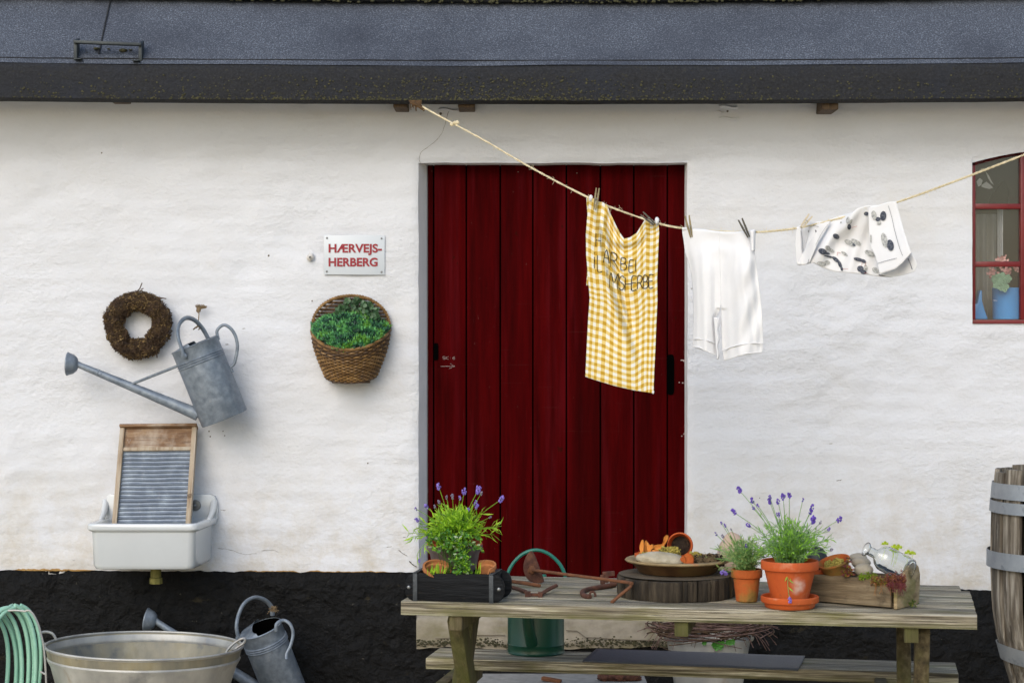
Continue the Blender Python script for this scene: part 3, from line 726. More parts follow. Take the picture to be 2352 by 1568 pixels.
# curtain strip in the room and things on the sill
def curtain(a, b, t, bt, D, m, lab):
    p0, p1 = Q(a, t, D), Q(b, bt, D); mb = MB()
    mb.sheet(lambda u, v: Vector((lerp(p0.x, p1.x, u), p0.y + .012*math.sin(u*14), lerp(p0.z, p1.z, v))), 30, 6)
    return solo(mb, 'curtain', m, lab, 'curtain', (p0.x, p0.y, p1.z), solid=.002)
curtain(2292, 2304, 480, 604, CD+.35, K['cloth'], 'narrow white curtain edge hanging behind the middle window pane')
curtain(2242, 2290, 492, 742, CD+.45, K['curt'], 'grey curtain hanging inside the window, behind the small blue spout')

# ================================================================== WALL-HUNG THINGS
def can(M, label, nm='watering_can', R0=.1, H=.33, rose=(-.479,.431), root=(-.095,.055), hoop=None, brace=True, zin='zinc', small=None, tilt_rose=None):
    t = thing(nm, label, 'watering can', M=M, group='galvanised watering cans'); z = K[zin]
    mb = MB()
    r = R0
    pr = [(0, .008), (r*.96, .008), (r*.98, 0), (r, .006), (r, H*.76), (r+.004, H*.767), (r, H*.776), (r, H*.79), (r+.004, H*.797), (r, H*.806), (r, H*.82), (r+.004, H*.827), (r, H*.836), (r, H-.004), (r+.003, H), (r*.99, H+.003)]
    mb.lathe(pr, 48)
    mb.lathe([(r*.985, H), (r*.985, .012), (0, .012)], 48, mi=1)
    # half cover
    def cov(u, v):
        a = lerp(PI*.52, PI*1.48, u); ra = r*.985
        p = Vector((ra*math.cos(a), ra*math.sin(a), H+.002))
        q = Vector((-.012 + .0*v, ra*.9*math.sin(a), H+.018))
        e = Vector((lerp(p.x, q.x, 1) , q.y, q.z))
        return lerp(p, e, v*.75 if abs(math.sin(a)) < .5 else v*.75)
    mb.sheet(cov, 24, 5)
    mb.build('body', [z, K['black']], t, world=False, solid=0)
    mb = MB()
    ro = Vector((root[0], 0, root[1])); rs = Vector((rose[0], rose[2] if len(rose) > 2 else 0, rose[1]))
    d = (rs-ro).normalized(); n = 14
    L_ = (rs-ro).length
    ls = [ro + d*(L_*i/n) for i in range(n+1)]
    mb.tube(ls, [lerp(.027, .0125, (i/n)**.8) for i in range(n+1)], 20)
    for q in (.80, .83): mb.tube([ro + d*L_*(q-.006), ro + d*L_*q, ro + d*L_*(q+.006)], [.0135, .0165, .0135], 20)
    # spout collar end
    mb.build('spout', z, t, world=False)
    mb = MB()
    rd = Vector(tilt_rose) if tilt_rose else (d + Vector((-.5, 0, -.15))).normalized()
    Mr = Matrix.Translation(rs) @ rd.to_track_quat('Z', 'Y').to_matrix().to_4x4()
    mb.lathe([(.010, -.012), (.014, -.002), (.028, .003), (.040, .017), (.046, .036), (.049, .039), (.049, .043), (.044, .045), (.0, .052)], 32, Mr)
    mb.build('rose', z, t, world=False)
    if brace:
        mb = MB(); fr = ro + d*L_*.565
        mb.beam(fr + Vector((0, -.006, .006)), Vector((-r*1.0, -.006, H*.83)), .012, .004, up=(0, 1, 0))
        mb.beam(fr + Vector((0, -.006, .006)), Vector((-r*1.0, -.006, H*.83)), .003, .016, up=(0, 1, 0))
        mb.build('brace', z, t, world=False)
    mb = MB(); hp = hoop or [(-.042,-.1,.30),(-.04,-.102,.335),(-.036,-.09,.39),(-.02,-.055,.43),(.008,-.01,.445),(.03,.045,.425),(.043,.08,.38),(.048,.092,.33)]
    mb.tube(smooth_path(hp, 5), .0095, 10, flat=.8)
    mb.blob(Vector(hp[0])+Vector((0, -.003, .004)), (.012, .004, .013), 0, 1, 12, 8)
    mb.build('carrying_handle', z, t, world=False)
    mb = MB(); sp = small or [(r*.985,0,H-.018),(r+.008,0,H+.02),(r+.045,0,H+.03),(r+.068,0,H-.01),(r+.062,0,H-.07),(r+.025,0,H-.13),(r+.003,0,H-.142),(r+.002,0,H-.165)]
    mb.tube(smooth_path(sp, 5), .0058, 10, flat=1.2)
    mb.build('tipping_handle', z, t, world=False)
    return t
p = Q(1957*.2637, 620 + 1292*.2637, CD-.13)
can(Matrix.Translation(p) @ Matrix.Rotation(R(-21.5), 4, 'Y') @ Matrix.Rotation(R(4), 4, 'X'), 'large galvanised watering can hanging tilted on the white wall beside the wreath')
# twine that carries it
mb = MB()
k = Q(1730*.2637, 620+345*.2637, CD-.03); h = Q(1712*.2637, 620+505*.2637, CD-.11)
mb.tube(smooth_path([k, Q(457, 722, CD-.05), Q(455, 740, CD-.08), h], 4), .0022, 6)
mb.tube([h + Vector((.013*math.cos(a), .013*math.sin(a)*1.0, .006*math.sin(a*1.5))) for a in [i*.5 for i in range(16)]], .0022, 6)
mb.blob(k, (.010, .008, .014), .4, 3, 10, 8)
for i in range(60):
    a = rnd.uniform(-.9, 1.2); l = rnd.uniform(.018, .036)
    mb.tube([k, k + Vector((math.sin(a)*l*.6 + .004, -.004, math.cos(a)*l*.5)), k + Vector((math.sin(a)*l + .008, -.006, math.cos(a)*l*.7))], .0012, 4)
solo(mb, 'twine', K['twine'], 'frayed twine knot on a nail holding up the hanging watering can', 'twine', k)

# wreath
wc = Q(316, 747, CD-.045)
t = thing('wreath', 'round brown heather wreath hanging on the white wall', 'wreath', loc=wc)
mb = MB()
RX, RZ, TR = .1, .101, .0365
def tor(a, b, k=1., s=0):
    rr = TR*k*(1 + .22*fbm(math.cos(a)*2.5, math.sin(a)*2.5, b*.5+s, 3))
    c = Vector((RX*math.cos(a)*(1+.04*math.sin(3*a)), 0, RZ*math.sin(a))); n = Vector((math.cos(a), 0, math.sin(a)))
    return wc + c + n*math.cos(b)*rr + Vector((0, -1, 0))*math.sin(b)*rr
mb.sheet(lambda u, v: tor(u*2*PI, v*2*PI, .9), 72, 18)
for i in range(5200):
    a = rnd.uniform(0, 2*PI); b = rnd.uniform(-.4, PI+.4); p = tor(a, b, rnd.uniform(.92, 1.14))
    r = rnd.uniform(.0018, .004); mi = rnd.choice((0, 0, 1, 1, 1, 2)) if fbm(p.x*30, p.z*30, 0, 2) > -.12 else 0
    if a > 1.1 and a < 1.9 and b > .6 and rnd.random() < .3: mi = 2
    d = Vector((rnd.uniform(-1,1), rnd.uniform(-1,.3), rnd.uniform(-1,1)))
    mb.leaf(p, d, r*3.2, r*1.8, mi); mb.leaf(p, -d, r*2.5, r*1.7, mi)
for i in range(260):
    a = rnd.uniform(0, 2*PI); b = rnd.uniform(0, PI); da = rnd.uniform(.15, .5); db = rnd.uniform(-.9, .9)
    mb.tube([tor(a + da*k/5, b + db*k/5, 1.06) for k in range(6)], .0009, 4, mi=0)
for i in range(16):                       # binding wire turns
    a = 2*PI*i/16 + rnd.uniform(-.08, .08)
    mb.tube([tor(a + .12*k/14, PI*k/14, 1.05) for k in range(15)], .0009, 4, mi=0)
mb.build('heather_ring', [K['twig'], K['bud'], K['budy']], t)
mb = MB()
for pts in ([(1180,195),(1215,165),(1228,135),(1238,112)], [(1228,170),(1250,160)], [(1380,238),(1448,250)], [(930,390),(932,318)], [(1100,420),(1085,500),(1110,560)],[(1350,470),(1360,560)],[(1366,720),(1368,765)]):
    P = [Q(a*.2637, 620+b*.2637, CD-.075) for a, b in pts]
    mb = MB(); mb.tube(smooth_path(P, 4) if len(P) > 2 else P, .0024 if len(P) == 2 or pts[0][0] == 1180 else .0014, 6)
    mb.build('stray_twig', K['twig'], t)

# sign
s0, s1 = Q(743.8, 540.5, CD-.012), Q(883.7, 631, CD-.012)
t = thing('sign', 'pale rectangular wall sign with crimson lettering, screwed above the basket', 'sign', loc=((s0.x+s1.x)/2, s0.y, s1.z))
mb = MB(); mb.box(((s0.x+s1.x)/2, s0.y+.003, (s0.z+s1.z)/2), (s1.x-s0.x, .004, s0.z-s1.z), rot=Matrix.Rotation(R(.3), 3, 'Y')); mb.build('plate', K['signp'], t, bevel=.0012)
mb = MB()
def txt(s, px0, px1, pyt, pyb, D):
    cu = bpy.data.curves.new('lettering', 'FONT'); cu.body = s; cu.size = 1; cu.offset = .03; cu.extrude = .01; cu.resolution_u = 6
    ob = bpy.data.objects.new('tmp', cu); C.objects.link(ob)
    bpy.context.view_layer.update()
    dg = bpy.context.evaluated_depsgraph_get()
    me = bpy.data.meshes.new_from_object(ob.evaluated_get(dg))
    vs = [v.co.copy() for v in me.vertices]; x0 = min(v.x for v in vs); x1 = max(v.x for v in vs); hv = [v.y for v in vs if v.x < x0 + .3*(x1-x0)/len(s)*2]; yt = max(hv); yb = min(hv)
    a = Q(px0, pyt, D); b = Q(px1, pyb, D)
    mb.add([Vector((lerp(a.x, b.x, (v.x-x0)/(x1-x0)), a.y - (v.z+.01)*.05, lerp(b.z, a.z, (v.y-yb)/(yt-yb)))) for v in vs], [tuple(p.vertices) for p in me.polygons])
    bpy.data.objects.remove(ob); bpy.data.meshes.remove(me)
zf = lambda a: 666 + a*.27106
zg = lambda a: 505.3 + a*.27106
txt('HÆRVEJS-', zf(327), zf(779), zg(203), zg(276), CD-.0125)
txt('HERBERG', zf(327), zf(743), zg(320), zg(393), CD-.0125)
mb.build('lettering', K['crim'], t)
for a, b in ((313,152),(776,156),(311,435),(776,440)):
    p = Q(zf(a), zg(b), CD-.013); sc = MB(); sc.blob(p, (.0042, .002, .0042), 0, 1, 14, 8); sc.build('screw', K['steel'], t)

# plastered nail stub left of the sign
p = Q(713, 590, CD-.01); t = thing('nail', 'short nail stub in a plaster lump left of the sign', 'nail', loc=p)
mb = MB(); mb.blob(p, (.016, .012, .016), .35, 2, 16, 10); mb.build('plaster_lump', K['lime'], t)
mb = MB(); mb.tube([p + Vector((0, -.01, 0)), p + Vector((0, -.026, -.003))], .003, 8); mb.build('shank', K['stoned'], t)

# wall basket
bc = xc(807)
t = thing('basket', 'brown wicker wall basket with arched back, holding clipped greenery under the sign', 'basket', loc=(bc, -.02, 1.37))
def bsurf(th, q, off=0):
    zr = 1.60 - .085*math.sin(th)**1.3 if math.sin(th) > 0 else 1.60
    z = lerp(1.375, zr, q)
    k = sm(-.15, 1, q)**.95
    rx = lerp(.100, .162, k**.8) + off; ry = lerp(.12, .185, k) + off
    return Vector((bc + rx*math.cos(th), -.012 - ry*max(0, math.sin(th))**.9, z + .03*(1-math.sin(max(0,min(PI,th))))*(1-q)**2))
mb = MB(); NR = 23; NS = 26
for j in range(NR):
    q = (j+.5)/NR
    pts = []
    for i in range(NS*4+1):
        th = PI*i/(NS*4)
        pts.append(bsurf(th, q + .006*fbm(i*.2, j, 0, 2), .0042*math.cos(PI*i/4 + PI*(j % 2))))
    mb.tube(pts, .0036, 5, mi=0 if rnd.random() < .75 else 1)
mb.sheet(lambda u, v: bsurf(PI*u, v, -.004), 40, 10, 1)
mb.sheet(lambda u, v: Vector((bc + .088*math.cos(PI*u)*v, -.012-.112*math.sin(PI*u)*v, 1.382)), 24, 4, 1)
mb.build('woven_body', [K['wick'], K['wickd']], t)
mb = MB()
for i in range(NS+1):
    th = PI*i/NS; mb.tube([bsurf(th, q/8, .0005) for q in range(9)], .0026, 5)
mb.build('stakes', K['wickd'], t)
mb = MB()
def twist(path, r, n=3, pitch=.03, mi=0, rr=None):
    acc = 0; prev = path[0]; out = [[] for _ in range(n)]
    for i, p in enumerate(path):
        acc += (p-prev).length; prev = p
        d = (path[min(i+1, len(path)-1)] - path[max(i-1, 0)]).normalized()
        nn = d.cross(Vector((.31,.95,.1))).normalized(); bb = d.cross(nn)
        for k in range(n):
            a = acc/pitch*2*PI + 2*PI*k/n; out[k].append(p + (nn*math.cos(a) + bb*math.sin(a))*r)
    for k in range(n): mb.tube(out[k], rr or r*.8, 6, mi=mi)
def fine(pts, step): 
    o = []
    for a, b in zip(pts, pts[1:]):
        n = max(1, int((b-a).length/step)); o += [lerp(a, b, i/n) for i in range(n)]
    return o + [pts[-1]]
twist(fine([bsurf(PI*i/40, 1.0, .002) for i in range(41)], .006), .0045, 3, .035)
def archp(i, k=1): 
    a = PI*i/40; return Vector((bc + .163*k*math.cos(a), -.022, 1.60 + .142*k*max(0, math.sin(a))**.85))
twist(fine([archp(i) for i in range(41)], .006), .0045, 3, .035)
for (a, b) in ((720,700),(722,702)): mb.tube([Q(zf(205), zg(860), CD-.03), Q(zf(280), zg(760), CD-.03), Q(zf(390), zg(690), CD-.03)], .002, 5)
mb.build('rim_braid', [K['wick']], t)
mb = MB()
for j in range(26):
    z = 1.38 + j*.0145; hw = lerp(.06, .150, ((z-1.37)/.23)**.5) if z < 1.6 else .163*math.sqrt(max(0, 1-((z-1.6)/.142)**2))
    if hw > .03: mb.tube([Vector((bc + hw*(2*i/30-1), -.017 + .003*math.cos(PI*i/2 + PI*j), z)) for i in range(31)], .0052, 5)
mb.build('back_panel', K['wickd'], t)
t = thing('green_plant', 'clipped small-leaved green plant filling the wicker wall basket', 'plant', loc=(bc, -.08, 1.5))
mb = MB()
for i in range(2100):
    u, v = rnd.uniform(-1, 1), rnd.random()
    th = rnd.uniform(.05, PI-.05); ra = math.sqrt(rnd.random())
    zr = 1.60 - .085*math.sin(th)**1.3
    x = bc + .158*ra*math.cos(th); y = -.02 - .175*ra*math.sin(th)
    z = lerp(1.638, zr+.006, ra**2.2) + .018*(1-ra)*1.2 + rnd.uniform(-.018, .012) + .012*fbm(x*25, y*25, 0, 2)
    z = min(z, 1.668)
    p = Vector((x, y, z)); ax = Vector((math.cos(th)*ra*.7 + rnd.uniform(-.4,.4), -.7*math.sin(th) + rnd.uniform(-.4,.4), .8)).normalized()
    c = fbm(x*22, z*22+y*15, 4, 2)
    mi = 3 if (c > .18 and x > bc) or c > .42 else (0 if c > .02 else (1 if c > -.2 else 2))
    for k in range(7):
        a = k*2.4; s_ = Vector((math.cos(a), math.sin(a), rnd.uniform(.2, 1)))
        mb.leaf(p + ax*k*.0018, (ax*.7 + s_*.7), rnd.uniform(.010, .020), rnd.uniform(.0045, .0075), mi if rnd.random() < .7 else rnd.randint(0, 2))
mb.build('small_leaves', [G['box1'], G['box2'], G['box3'], G['boxy']], t)
mb = MB()
for i in range(260):
    a, b = rnd.uniform(395, 740), rnd.uniform(665, 820)
    if ((a-560)/190)**2 + ((b-830)/165)**2 > 1: continue
    p = Q(zf(a), zg(b), CD-rnd.uniform(.03, .075)); d = Vector((rnd.uniform(-.6,.6), -.4, rnd.uniform(-.8,.6)))
    mb.rleaf(p, d, rnd.uniform(.017,.026), rnd.uniform(.015,.021), rnd.choice((0,0,1)), up=(rnd.uniform(-.5,.5), -1, rnd.uniform(-.2,.6)))
for i in range(10):
    a = rnd.uniform(400, 700); p = Q(zf(a), zg(820), CD-.06); mb.tube([p, p + Vector((rnd.uniform(-.02,.02), 0, .05))], .001, 4, mi=1)
mb.build('round_leaves', [G['euc'], G['euc2']], t)

# sink
sx0, sx1 = -1.717, -1.268
sy0, sy1 = -.352, -.004
t = thing('sink', 'white porcelain wall sink below the washboard', 'sink', loc=((sx0+sx1)/2, -.15, .625))
def rrect(x0, x1, y0, y1, r, z, n=6):
    out = []
    for (cx, cy, a0) in ((x1-r, y1-r, 0), (x0+r, y1-r, PI/2), (x0+r, y0+r, PI), (x1-r, y0+r, 1.5*PI)):
        for k in range(n+1):
            a = a0 + PI/2*k/n; out.append(Vector((cx + r*math.cos(a), cy + r*math.sin(a), z)))
    return out
mb = MB()
def g(o, z, r): return rrect(sx0+o, sx1-o, sy0+o, sy1-min(o, .004), r, z)
mb.loft([g(.045,.626,.02), g(.028,.629,.03), g(.02,.645,.03), g(.015,.78,.03), g(.003,.787,.03), g(0,.792,.03), g(0,.808,.03), g(.004,.814,.028), g(.012,.816,.025),
         rrect(sx0+.028, sx1-.028, sy0+.028, sy1-.03, .03, .812), rrect(sx0+.034, sx1-.034, sy0+.034, sy1-.032, .035, .80), rrect(sx0+.045, sx1-.045, sy0+.045, sy1-.035, .04, .68), rrect(sx0+.08, sx1-.08, sy0+.08, sy1-.06, .04, .655)])
bo = [(sx0,.80),(sx0,.815),(sx0+.006,.835),(sx0+.012,.885),(sx0+.018,.902),(sx0+.03,.908),(sx1-.025,.908),(sx1-.01,.902),(sx1-.002,.885),(sx1+.002,.835),(sx1,.80)]
mb.prism([Vector((a, -.034, b)) for a, b in reversed(bo)], (0, .03, 0))
mb.v = [Vector((p.x + .030*((p.y-sy0)/(sy1-sy0))*max(0, (p.x-(sx0+sx1)/2)/(sx1-sx0)*2), p.y, p.z)) for p in mb.v]
mb.build('basin', K['porc'], t, bevel=.004, sharp=50)
for X, s in ((sx0, 1), (sx1+.024, -1)):       # shoulders sweeping from back to rim
    mb = MB()
    pts = smooth_path([(X+s*.010, -.02, .88), (X+s*.010, -.05, .845), (X+s*.012, -.09, .825), (X+s*.013, -.15, .808)], 5)
    mb.tube(pts, [lerp(.016, .009, i/(len(pts)-1)) for i in range(len(pts))], 10)
    mb.build('shoulder', K['porc'], t)
mb = MB(); p = Q(449, 1160, CD-.04)
mb.lathe([(0,-.004),(.021,-.004),(.023,.0),(.02,.004),(.013,.005),(.0,.005)], 24, Matrix.Translation(p) @ Matrix.Rotation(R(90), 4, 'X'))
mb.blob(p + Vector((-.002,-.008,0)), (.008,.008,.008), 0, 1, 14, 8)
mb.build('overflow_plug', K['steel'], t)
mb = MB(); p = Q(358, 1318, CD-.2)
mb.lathe([(.022,.03),(.022,0),(.022,-.006)], 20, Matrix.Translation((p.x, p.y, p.z-.005)))
mb.lathe([(.02,.0),(.026,-.002),(.027,-.026),(.022,-.028),(.0,-.028)], 8, Matrix.Translation((p.x, p.y, p.z-.012)))
mb.build('drain', K['brass'], t)

# washboard
bx0, bx1 = Q(279, 978, CD-.035).x, Q(456, 978, CD-.035).x
TZ = Q(0, 978, CD-.04).z; 
L_ = .47; lean = math.atan2(.215, .41)
Mw = Matrix.Translation(((bx0+bx1)/2-.003, -.038, TZ)) @ Matrix.Rotation(R(-.6), 4, 'Y') @ Matrix.Rotation(-lean*0.93, 4, 'X')
# local: x across, z down the board (0 top .. -L), y thickness
W_ = bx1 - bx0
base = Mw @ Vector((0, 0, -L_))
t = thing('washboard', 'wooden washboard with ribbed zinc panel leaning inside the sink', 'washboard', M=Mw)
mb = MB(); mb.box((0, -.004, -.006), (W_, .048, .012)); mb.build('top_rail', K['pine'], t, world=False, bevel=.002)
for s in (-1, 1):
    mb = MB(); mb.box((s*(W_/2-.011), 0, -.012-(L_-.012)/2), (.020, .032, L_-.013)); mb.build('side_stile', K['pinev'], t, world=False, bevel=.002)
mb = MB(); mb.box((0, .004, -.058), (W_-.043, .012, .09)); mb.build('head_panel', K['pine'], t, world=False)
mb = MB(); mb.box((0, -.003, -.108), (W_-.043, .022, .016)); mb.build('cross_rail', K['pinev'], t, world=False, bevel=.002)
mb = MB()
nr = 19
def rib(u, v):
    z = -.116 - v*(L_-.12); return Vector((lerp(-W_/2+.021, W_/2-.021, u) , .002 - .0065*(.5+.5*math.cos(v*nr*2*PI))**2.2 + .001*fbm(u*5, v*20, 0, 1), z + .002*fbm(u*3, v*3, 0, 2)))
mb.sheet(rib, 24, 380)
mb.build('ribbed_panel', K['zincb'], t, world=False, sharp=80)
mb = MB()
for i in range(3): mb.tube([Vector((W_/2-.022+.002*i, -.0175, -.318-.006*i)), Vector((W_/2-.002, -.0175, -.312-.006*i))], .0011, 5)
mb.build('wire_binding', K['twig'], t, world=False)
mb = MB()
o_ = Vector((-W_/2+.034, -.0028, -.078)); mb.tube([o_ + Vector((0,0,.018)), o_ + Vector((.007,0,0)), o_ + Vector((.014,0,.018))], .0009, 5)
mb.build('pencil_tick', K['chalk'], t, world=False)

# ================================================================== CLOTHES LINE
rope_pts = [(958,238,7.80),(1000,262,7.76),(1045,286,7.7),(1120,327,7.6),(1200,374,7.5),(1290,423,7.4),(1365,460,7.3),(1430,486,7.22),(1512,513,7.12),(1567,524,7.06),(1650,531,6.98),(1735,533,6.9),(1800,528,6.83),(1855,519,6.77),(1960,493,6.66),(2065,463,6.56),(2200,414,6.42),(2352,356,6.26),(2600,262,6.0),(3000,110,5.6)]
RP = smooth_path([Q(*p) for p in rope_pts], 24)
t = thing('clothes_line', 'pale twisted rope strung from the eaves across the door', 'clothes line', loc=RP[0])
mb = MB(); twist(fine(RP, .0045), .0022, 2, .014, rr=.0027); mb.build('rope', K['rope'], t)
mb = MB()
for i in range(170):
    k = rnd.randint(10, len(RP)-60); p = RP[k]; d = Vector((rnd.uniform(-1,1), rnd.uniform(-.5,.5), rnd.uniform(-1,1))).normalized()*rnd.uniform(.006,.02)
    mb.tube([p, p + d*.6 + Vector((.003,0,0)), p + d], .0005, 3)
mb.build('loose_fibres', K['rope'], t)
mb = MB(); p = Q(1045, 285, 7.7)
for dx, dz in ((-.012,-.002),(0,.004),(.01,.006)): mb.blob(p + Vector((dx, -.003, dz)), (.008,.007,.008), .3, 2, 10, 8, seed=dx*99)
mb.build('knot', K['rope'], t)
mb = MB()
e = Q(957, 238, 7.79)
for i in range(9):
    a = i*.25; mb.tube([e + Vector((-.03+i*.006, -.004, .012)), e + Vector((-.015+i*.004, -.01, -.006+.004*math.sin(i*2))), e + Vector((.02, -.006, -.012))], .0035, 6)
for i in range(14): 
    q = e + Vector((rnd.uniform(-.03,.0), -.01, 0)); mb.tube([q, q + Vector((rnd.uniform(-.006,.006), 0, -rnd.uniform(.01,.035)))], .0014, 4)
mb.tube([e + Vector((-.012, -.012, .0)), e + Vector((.014, -.01, -.016)), e + Vector((.032, -.004, -.028))], .0055, 7)
mb.build('brown_wrapping', K['ropeb'], t)

def ropeD(px): return interp([(a, c) for a, b, c in rope_pts], px)
Z1 = lambda a, b: (1286 + a*.3296*1.0, 402 + b*.3296)
# --- gingham towel
Ttop = [(208,150),(235,165),(262,185),(300,190),(328,212),(355,275),(385,340),(415,400),(450,445),(490,435),(535,405),(570,350),(592,312),(630,325),(660,322),(684,305)]
Tbot = [(178,1405),(260,1432),(380,1468),(520,1500),(600,1512),(652,1520)]
Tl = [(208,150),(190,300),(182,420),(184,560),(200,760),(208,860),(198,1000),(190,1150),(184,1280),(178,1405)]
Tr = [(684,305),(691,400),(684,560),(678,720),(680,880),(672,1040),(666,1200),(658,1360),(652,1520)]
def along(pts, t):
    k = t*(len(pts)-1); i = min(int(k), len(pts)-2); f = k-i
    return (lerp(pts[i][0], pts[i+1][0], f), lerp(pts[i][1], pts[i+1][1], f))
def coons(top, bot, lf, rt, u, v):
    a, b, c, d = along(top, u), along(bot, u), along(lf, v), along(rt, v)
    P00, P10, P01, P11 = top[0], top[-1], bot[0], bot[-1]
    return tuple((1-v)*a[i] + v*b[i] + (1-u)*c[i] + u*d[i] - ((1-u)*(1-v)*P00[i] + u*(1-v)*P10[i] + (1-u)*v*P01[i] + u*v*P11[i]) for i in (0, 1))
def tdepth(a, b):                         # picture position -> distance from the camera, with the folds of the cloth
    px, py = Z1(a, b); D = ropeD(px) - .01
    cx = 285 + (b-430)*.275 + 14*math.sin(b*.006)
    d = (a-cx)/100.
    D += -.042*math.exp(-(d-.18)**2/.06)*sm(250, 420, b)*sm(1400, 900, b) + .022*sm(.05, -.35, d)*sm(200, 500, b)*sm(1350, 1000, b)
    D += .008*math.sin(a*.022 + b*.004)*sm(500, 1100, b) + .004*math.sin(a*.06 - b*.02)*sm(600, 300, b)
    r_ = math.hypot((a-450), (b-330)*1.1); D += -.012*math.sin(r_*.05)*math.exp(-((r_-150)/80)**2)
    D += .004*math.sin(b*.008 + a*.01)
    return D
mb = MB()
def tow(u, v):
    a, b = coons(Ttop, Tbot, Tl, Tr, u, v)
    # shear of the checks along the long crease
    px, py = Z1(a, b); return Q(px, py, tdepth(a, b))
def tuv(u, v):
    a, b = coons(Ttop, Tbot, Tl, Tr, u, v)
    cx = 285 + (b-430)*.275
    s = .035*sm(60, -60, a-cx)*sm(300, 600, b)
    return (u + s*(1-v)*.6, v*1.0 - s)
mb.sheet(tow, 90, 160, uvf=tuv)
t = thing('tea_towel', 'yellow and white gingham towel with handwritten black letters, pegged on the line', 'towel', loc=Q(*Z1(420, 1460), 7.2))
mb.build('cloth', K['ging'], t, solid=.0025, sharp=80)
mb = MB()   # the strip of the fold seen behind at the left, and rolled corners over the rope
mb.sheet(lambda u, v: Q(*Z1(lerp(205, 184, u) + 14*math.sin(v*PI)*u, lerp(160, 770, v)), ropeD(1350)+.03), 4, 30, uvf=lambda u, v: (u*.08+.03, v*.45))
mb.build('back_fold', K['ging'], t, solid=.002, sharp=80)
mb = MB()
for (a, b, r) in ((216,160,.009), (676,318,.010), (640,330,.008), (650,1512,.005)):
    px, py = Z1(a, b); mb.blob(Q(px, py, ropeD(px)-.018), (r*.8, r*.8, r*1.3), .25, 3, 12, 8)
mb.build('rolled_corner', K['cloth'], t)
mb = MB()
def tp(p):
    # p.x, p.y are picture units
    px, py = Z1(p.x, p.y); return Q(px, py, tdepth(p.x, p.y) - .0045)
for ch, x, y, w_, h_, sl in (('H',250,500,36,95,0),('A',303,610,40,92,4),('R',352,640,50,96,6),('B',424,664,42,84,4),('E',482,676,30,80,6),('I',515,672,22,80,4),
                            ('i',228,648,22,115,0),('L',262,668,34,110,-2),('i',322,700,16,60,0),
                            ('M',345,785,56,105,14),('S',410,802,38,98,6),('H',452,806,44,92,8),('E',500,800,34,92,6),('R',540,795,38,90,4),('B',582,790,34,88,4),('E',620,784,32,86,4)):
    for st in GL[ch]:
        pts = [Vector((x + a*w_ + sl*b*.6, y - b*h_ + a*(-3 if x > 400 else 6), 0)) for a, b in st]
        pts = smooth_path(pts, 4) if len(pts) > 2 else [lerp(pts[0], pts[1], k/8) for k in range(9)]
        mb.tube([tp(p) for p in pts], .0021, 5, flat=.6)
mb.build('lettering', K['pen'], t)

# --- white long shorts
def sdepth(a, b, back=0):
    px, py = Z1(a, b); D = ropeD(px) - .008
    f = sm(380, 700, b)
    D += -.035*math.exp(-((a-1010)/60)**2)*f - .04*math.exp(-((a-1270)/80)**2)*f
    D += .0022*math.sin(a*.055 + b*.004 + 2*fbm(a*.004, b*.002, 0, 2))*f + .001*math.sin(a*.11 - b*.006 + 3*fbm(a*.005, b*.003, 3, 2))*f
    # tension folds radiating from the right peg to the crotch
    q = (a-1310)*.55 + (b-430)*.3; D += .0035*math.sin(q*.075)*sm(1120, 1300, a)*sm(380, 520, b)
    D += .004*math.sin((b-400)*.035 - abs(a-1110)*.012)*sm(900, 1050, a)*sm(1300, 1150, a)*sm(620, 460, b)
    D += .05*back
    return D
Stop = [(853,372),(880,372),(930,380),(1000,384),(1080,396),(1150,402),(1220,402),(1290,396),(1330,388),(1362,386)]
def sL(b): return interp([(372,853),(450,862),(540,872),(600,895),(700,920),(800,928),(900,930),(1000,932),(1130,928),(1195,930),(1290,930)], b)
def sR(b): return interp([(380,1362),(500,1352),(560,1360),(680,1378),(800,1392),(950,1408),(1080,1414),(1170,1418),(1235,1408)], b)
def sC1(b): return interp([(900,1122),(950,1112),(990,1085),(1040,1085),(1100,1092),(1150,1096),(1290,1100)], b)   # inner edge of the left leg
def sC2(b): return interp([(900,1122),(950,1125),(1010,1124),(1100,1126),(1180,1130),(1235,1135),(1290,1145)], b)
t = thing('long_shorts', 'white knitted knee-length underpants pegged on the line right of the gingham towel', 'underpants', loc=Q(*Z1(1130, 1270), 7.0))
for back in (0, 1):
    mb = MB()
    def leg(u, v, side):
        tx = lerp(853, 1110, u) if side == 0 else lerp(1110, 1362, u)
        tb = interp(Stop, tx)
        bot = (lerp(1195, 1258, u) if side == 0 else lerp(1288, 1232, u**.8)) - (0 if not back else 14)
        b = lerp(tb, bot, v)
        if side == 0: l = sL(b); r = 1110 + 12*sm(400, 900, b) if b < 900 else sC1(b)
        else: l = 1110 + 12*sm(400, 900, b) if b < 900 else sC2(b); r = sR(b)
        k = sm(372, 460, b)
        a = lerp(tx, lerp(l, r, u), k)
        if back: a = lerp(a, (l+r)/2, .03)
        e = min(u, 1-u) if b > 930 else (u if side == 0 else 1-u)
        D = sdepth(a, b) + (.028*back + .010*math.sin(a*.05))*sm(0, .15, e)*(1 if back else 0) + (0.012 if back else 0)
        D -= (0 if back else .010)*sm(0, .2, e)
        return Q(*Z1(a, b), D)
    for side in (0, 1): mb.sheet(lambda u, v: leg(u, v, side), 44, 120)
    mb.build('front' if not back else 'back', K['cloth'], t, solid=.0015, sharp=85)
mb = MB()      # waistband roll, hems, seam of the fly
mb.tube([Q(*Z1(a, interp(Stop, a)+3), ropeD(Z1(a, 0)[0])-.012) for a in range(856, 1362, 12)], .0052, 8); mb.build('waistband', K['cloth'], t)
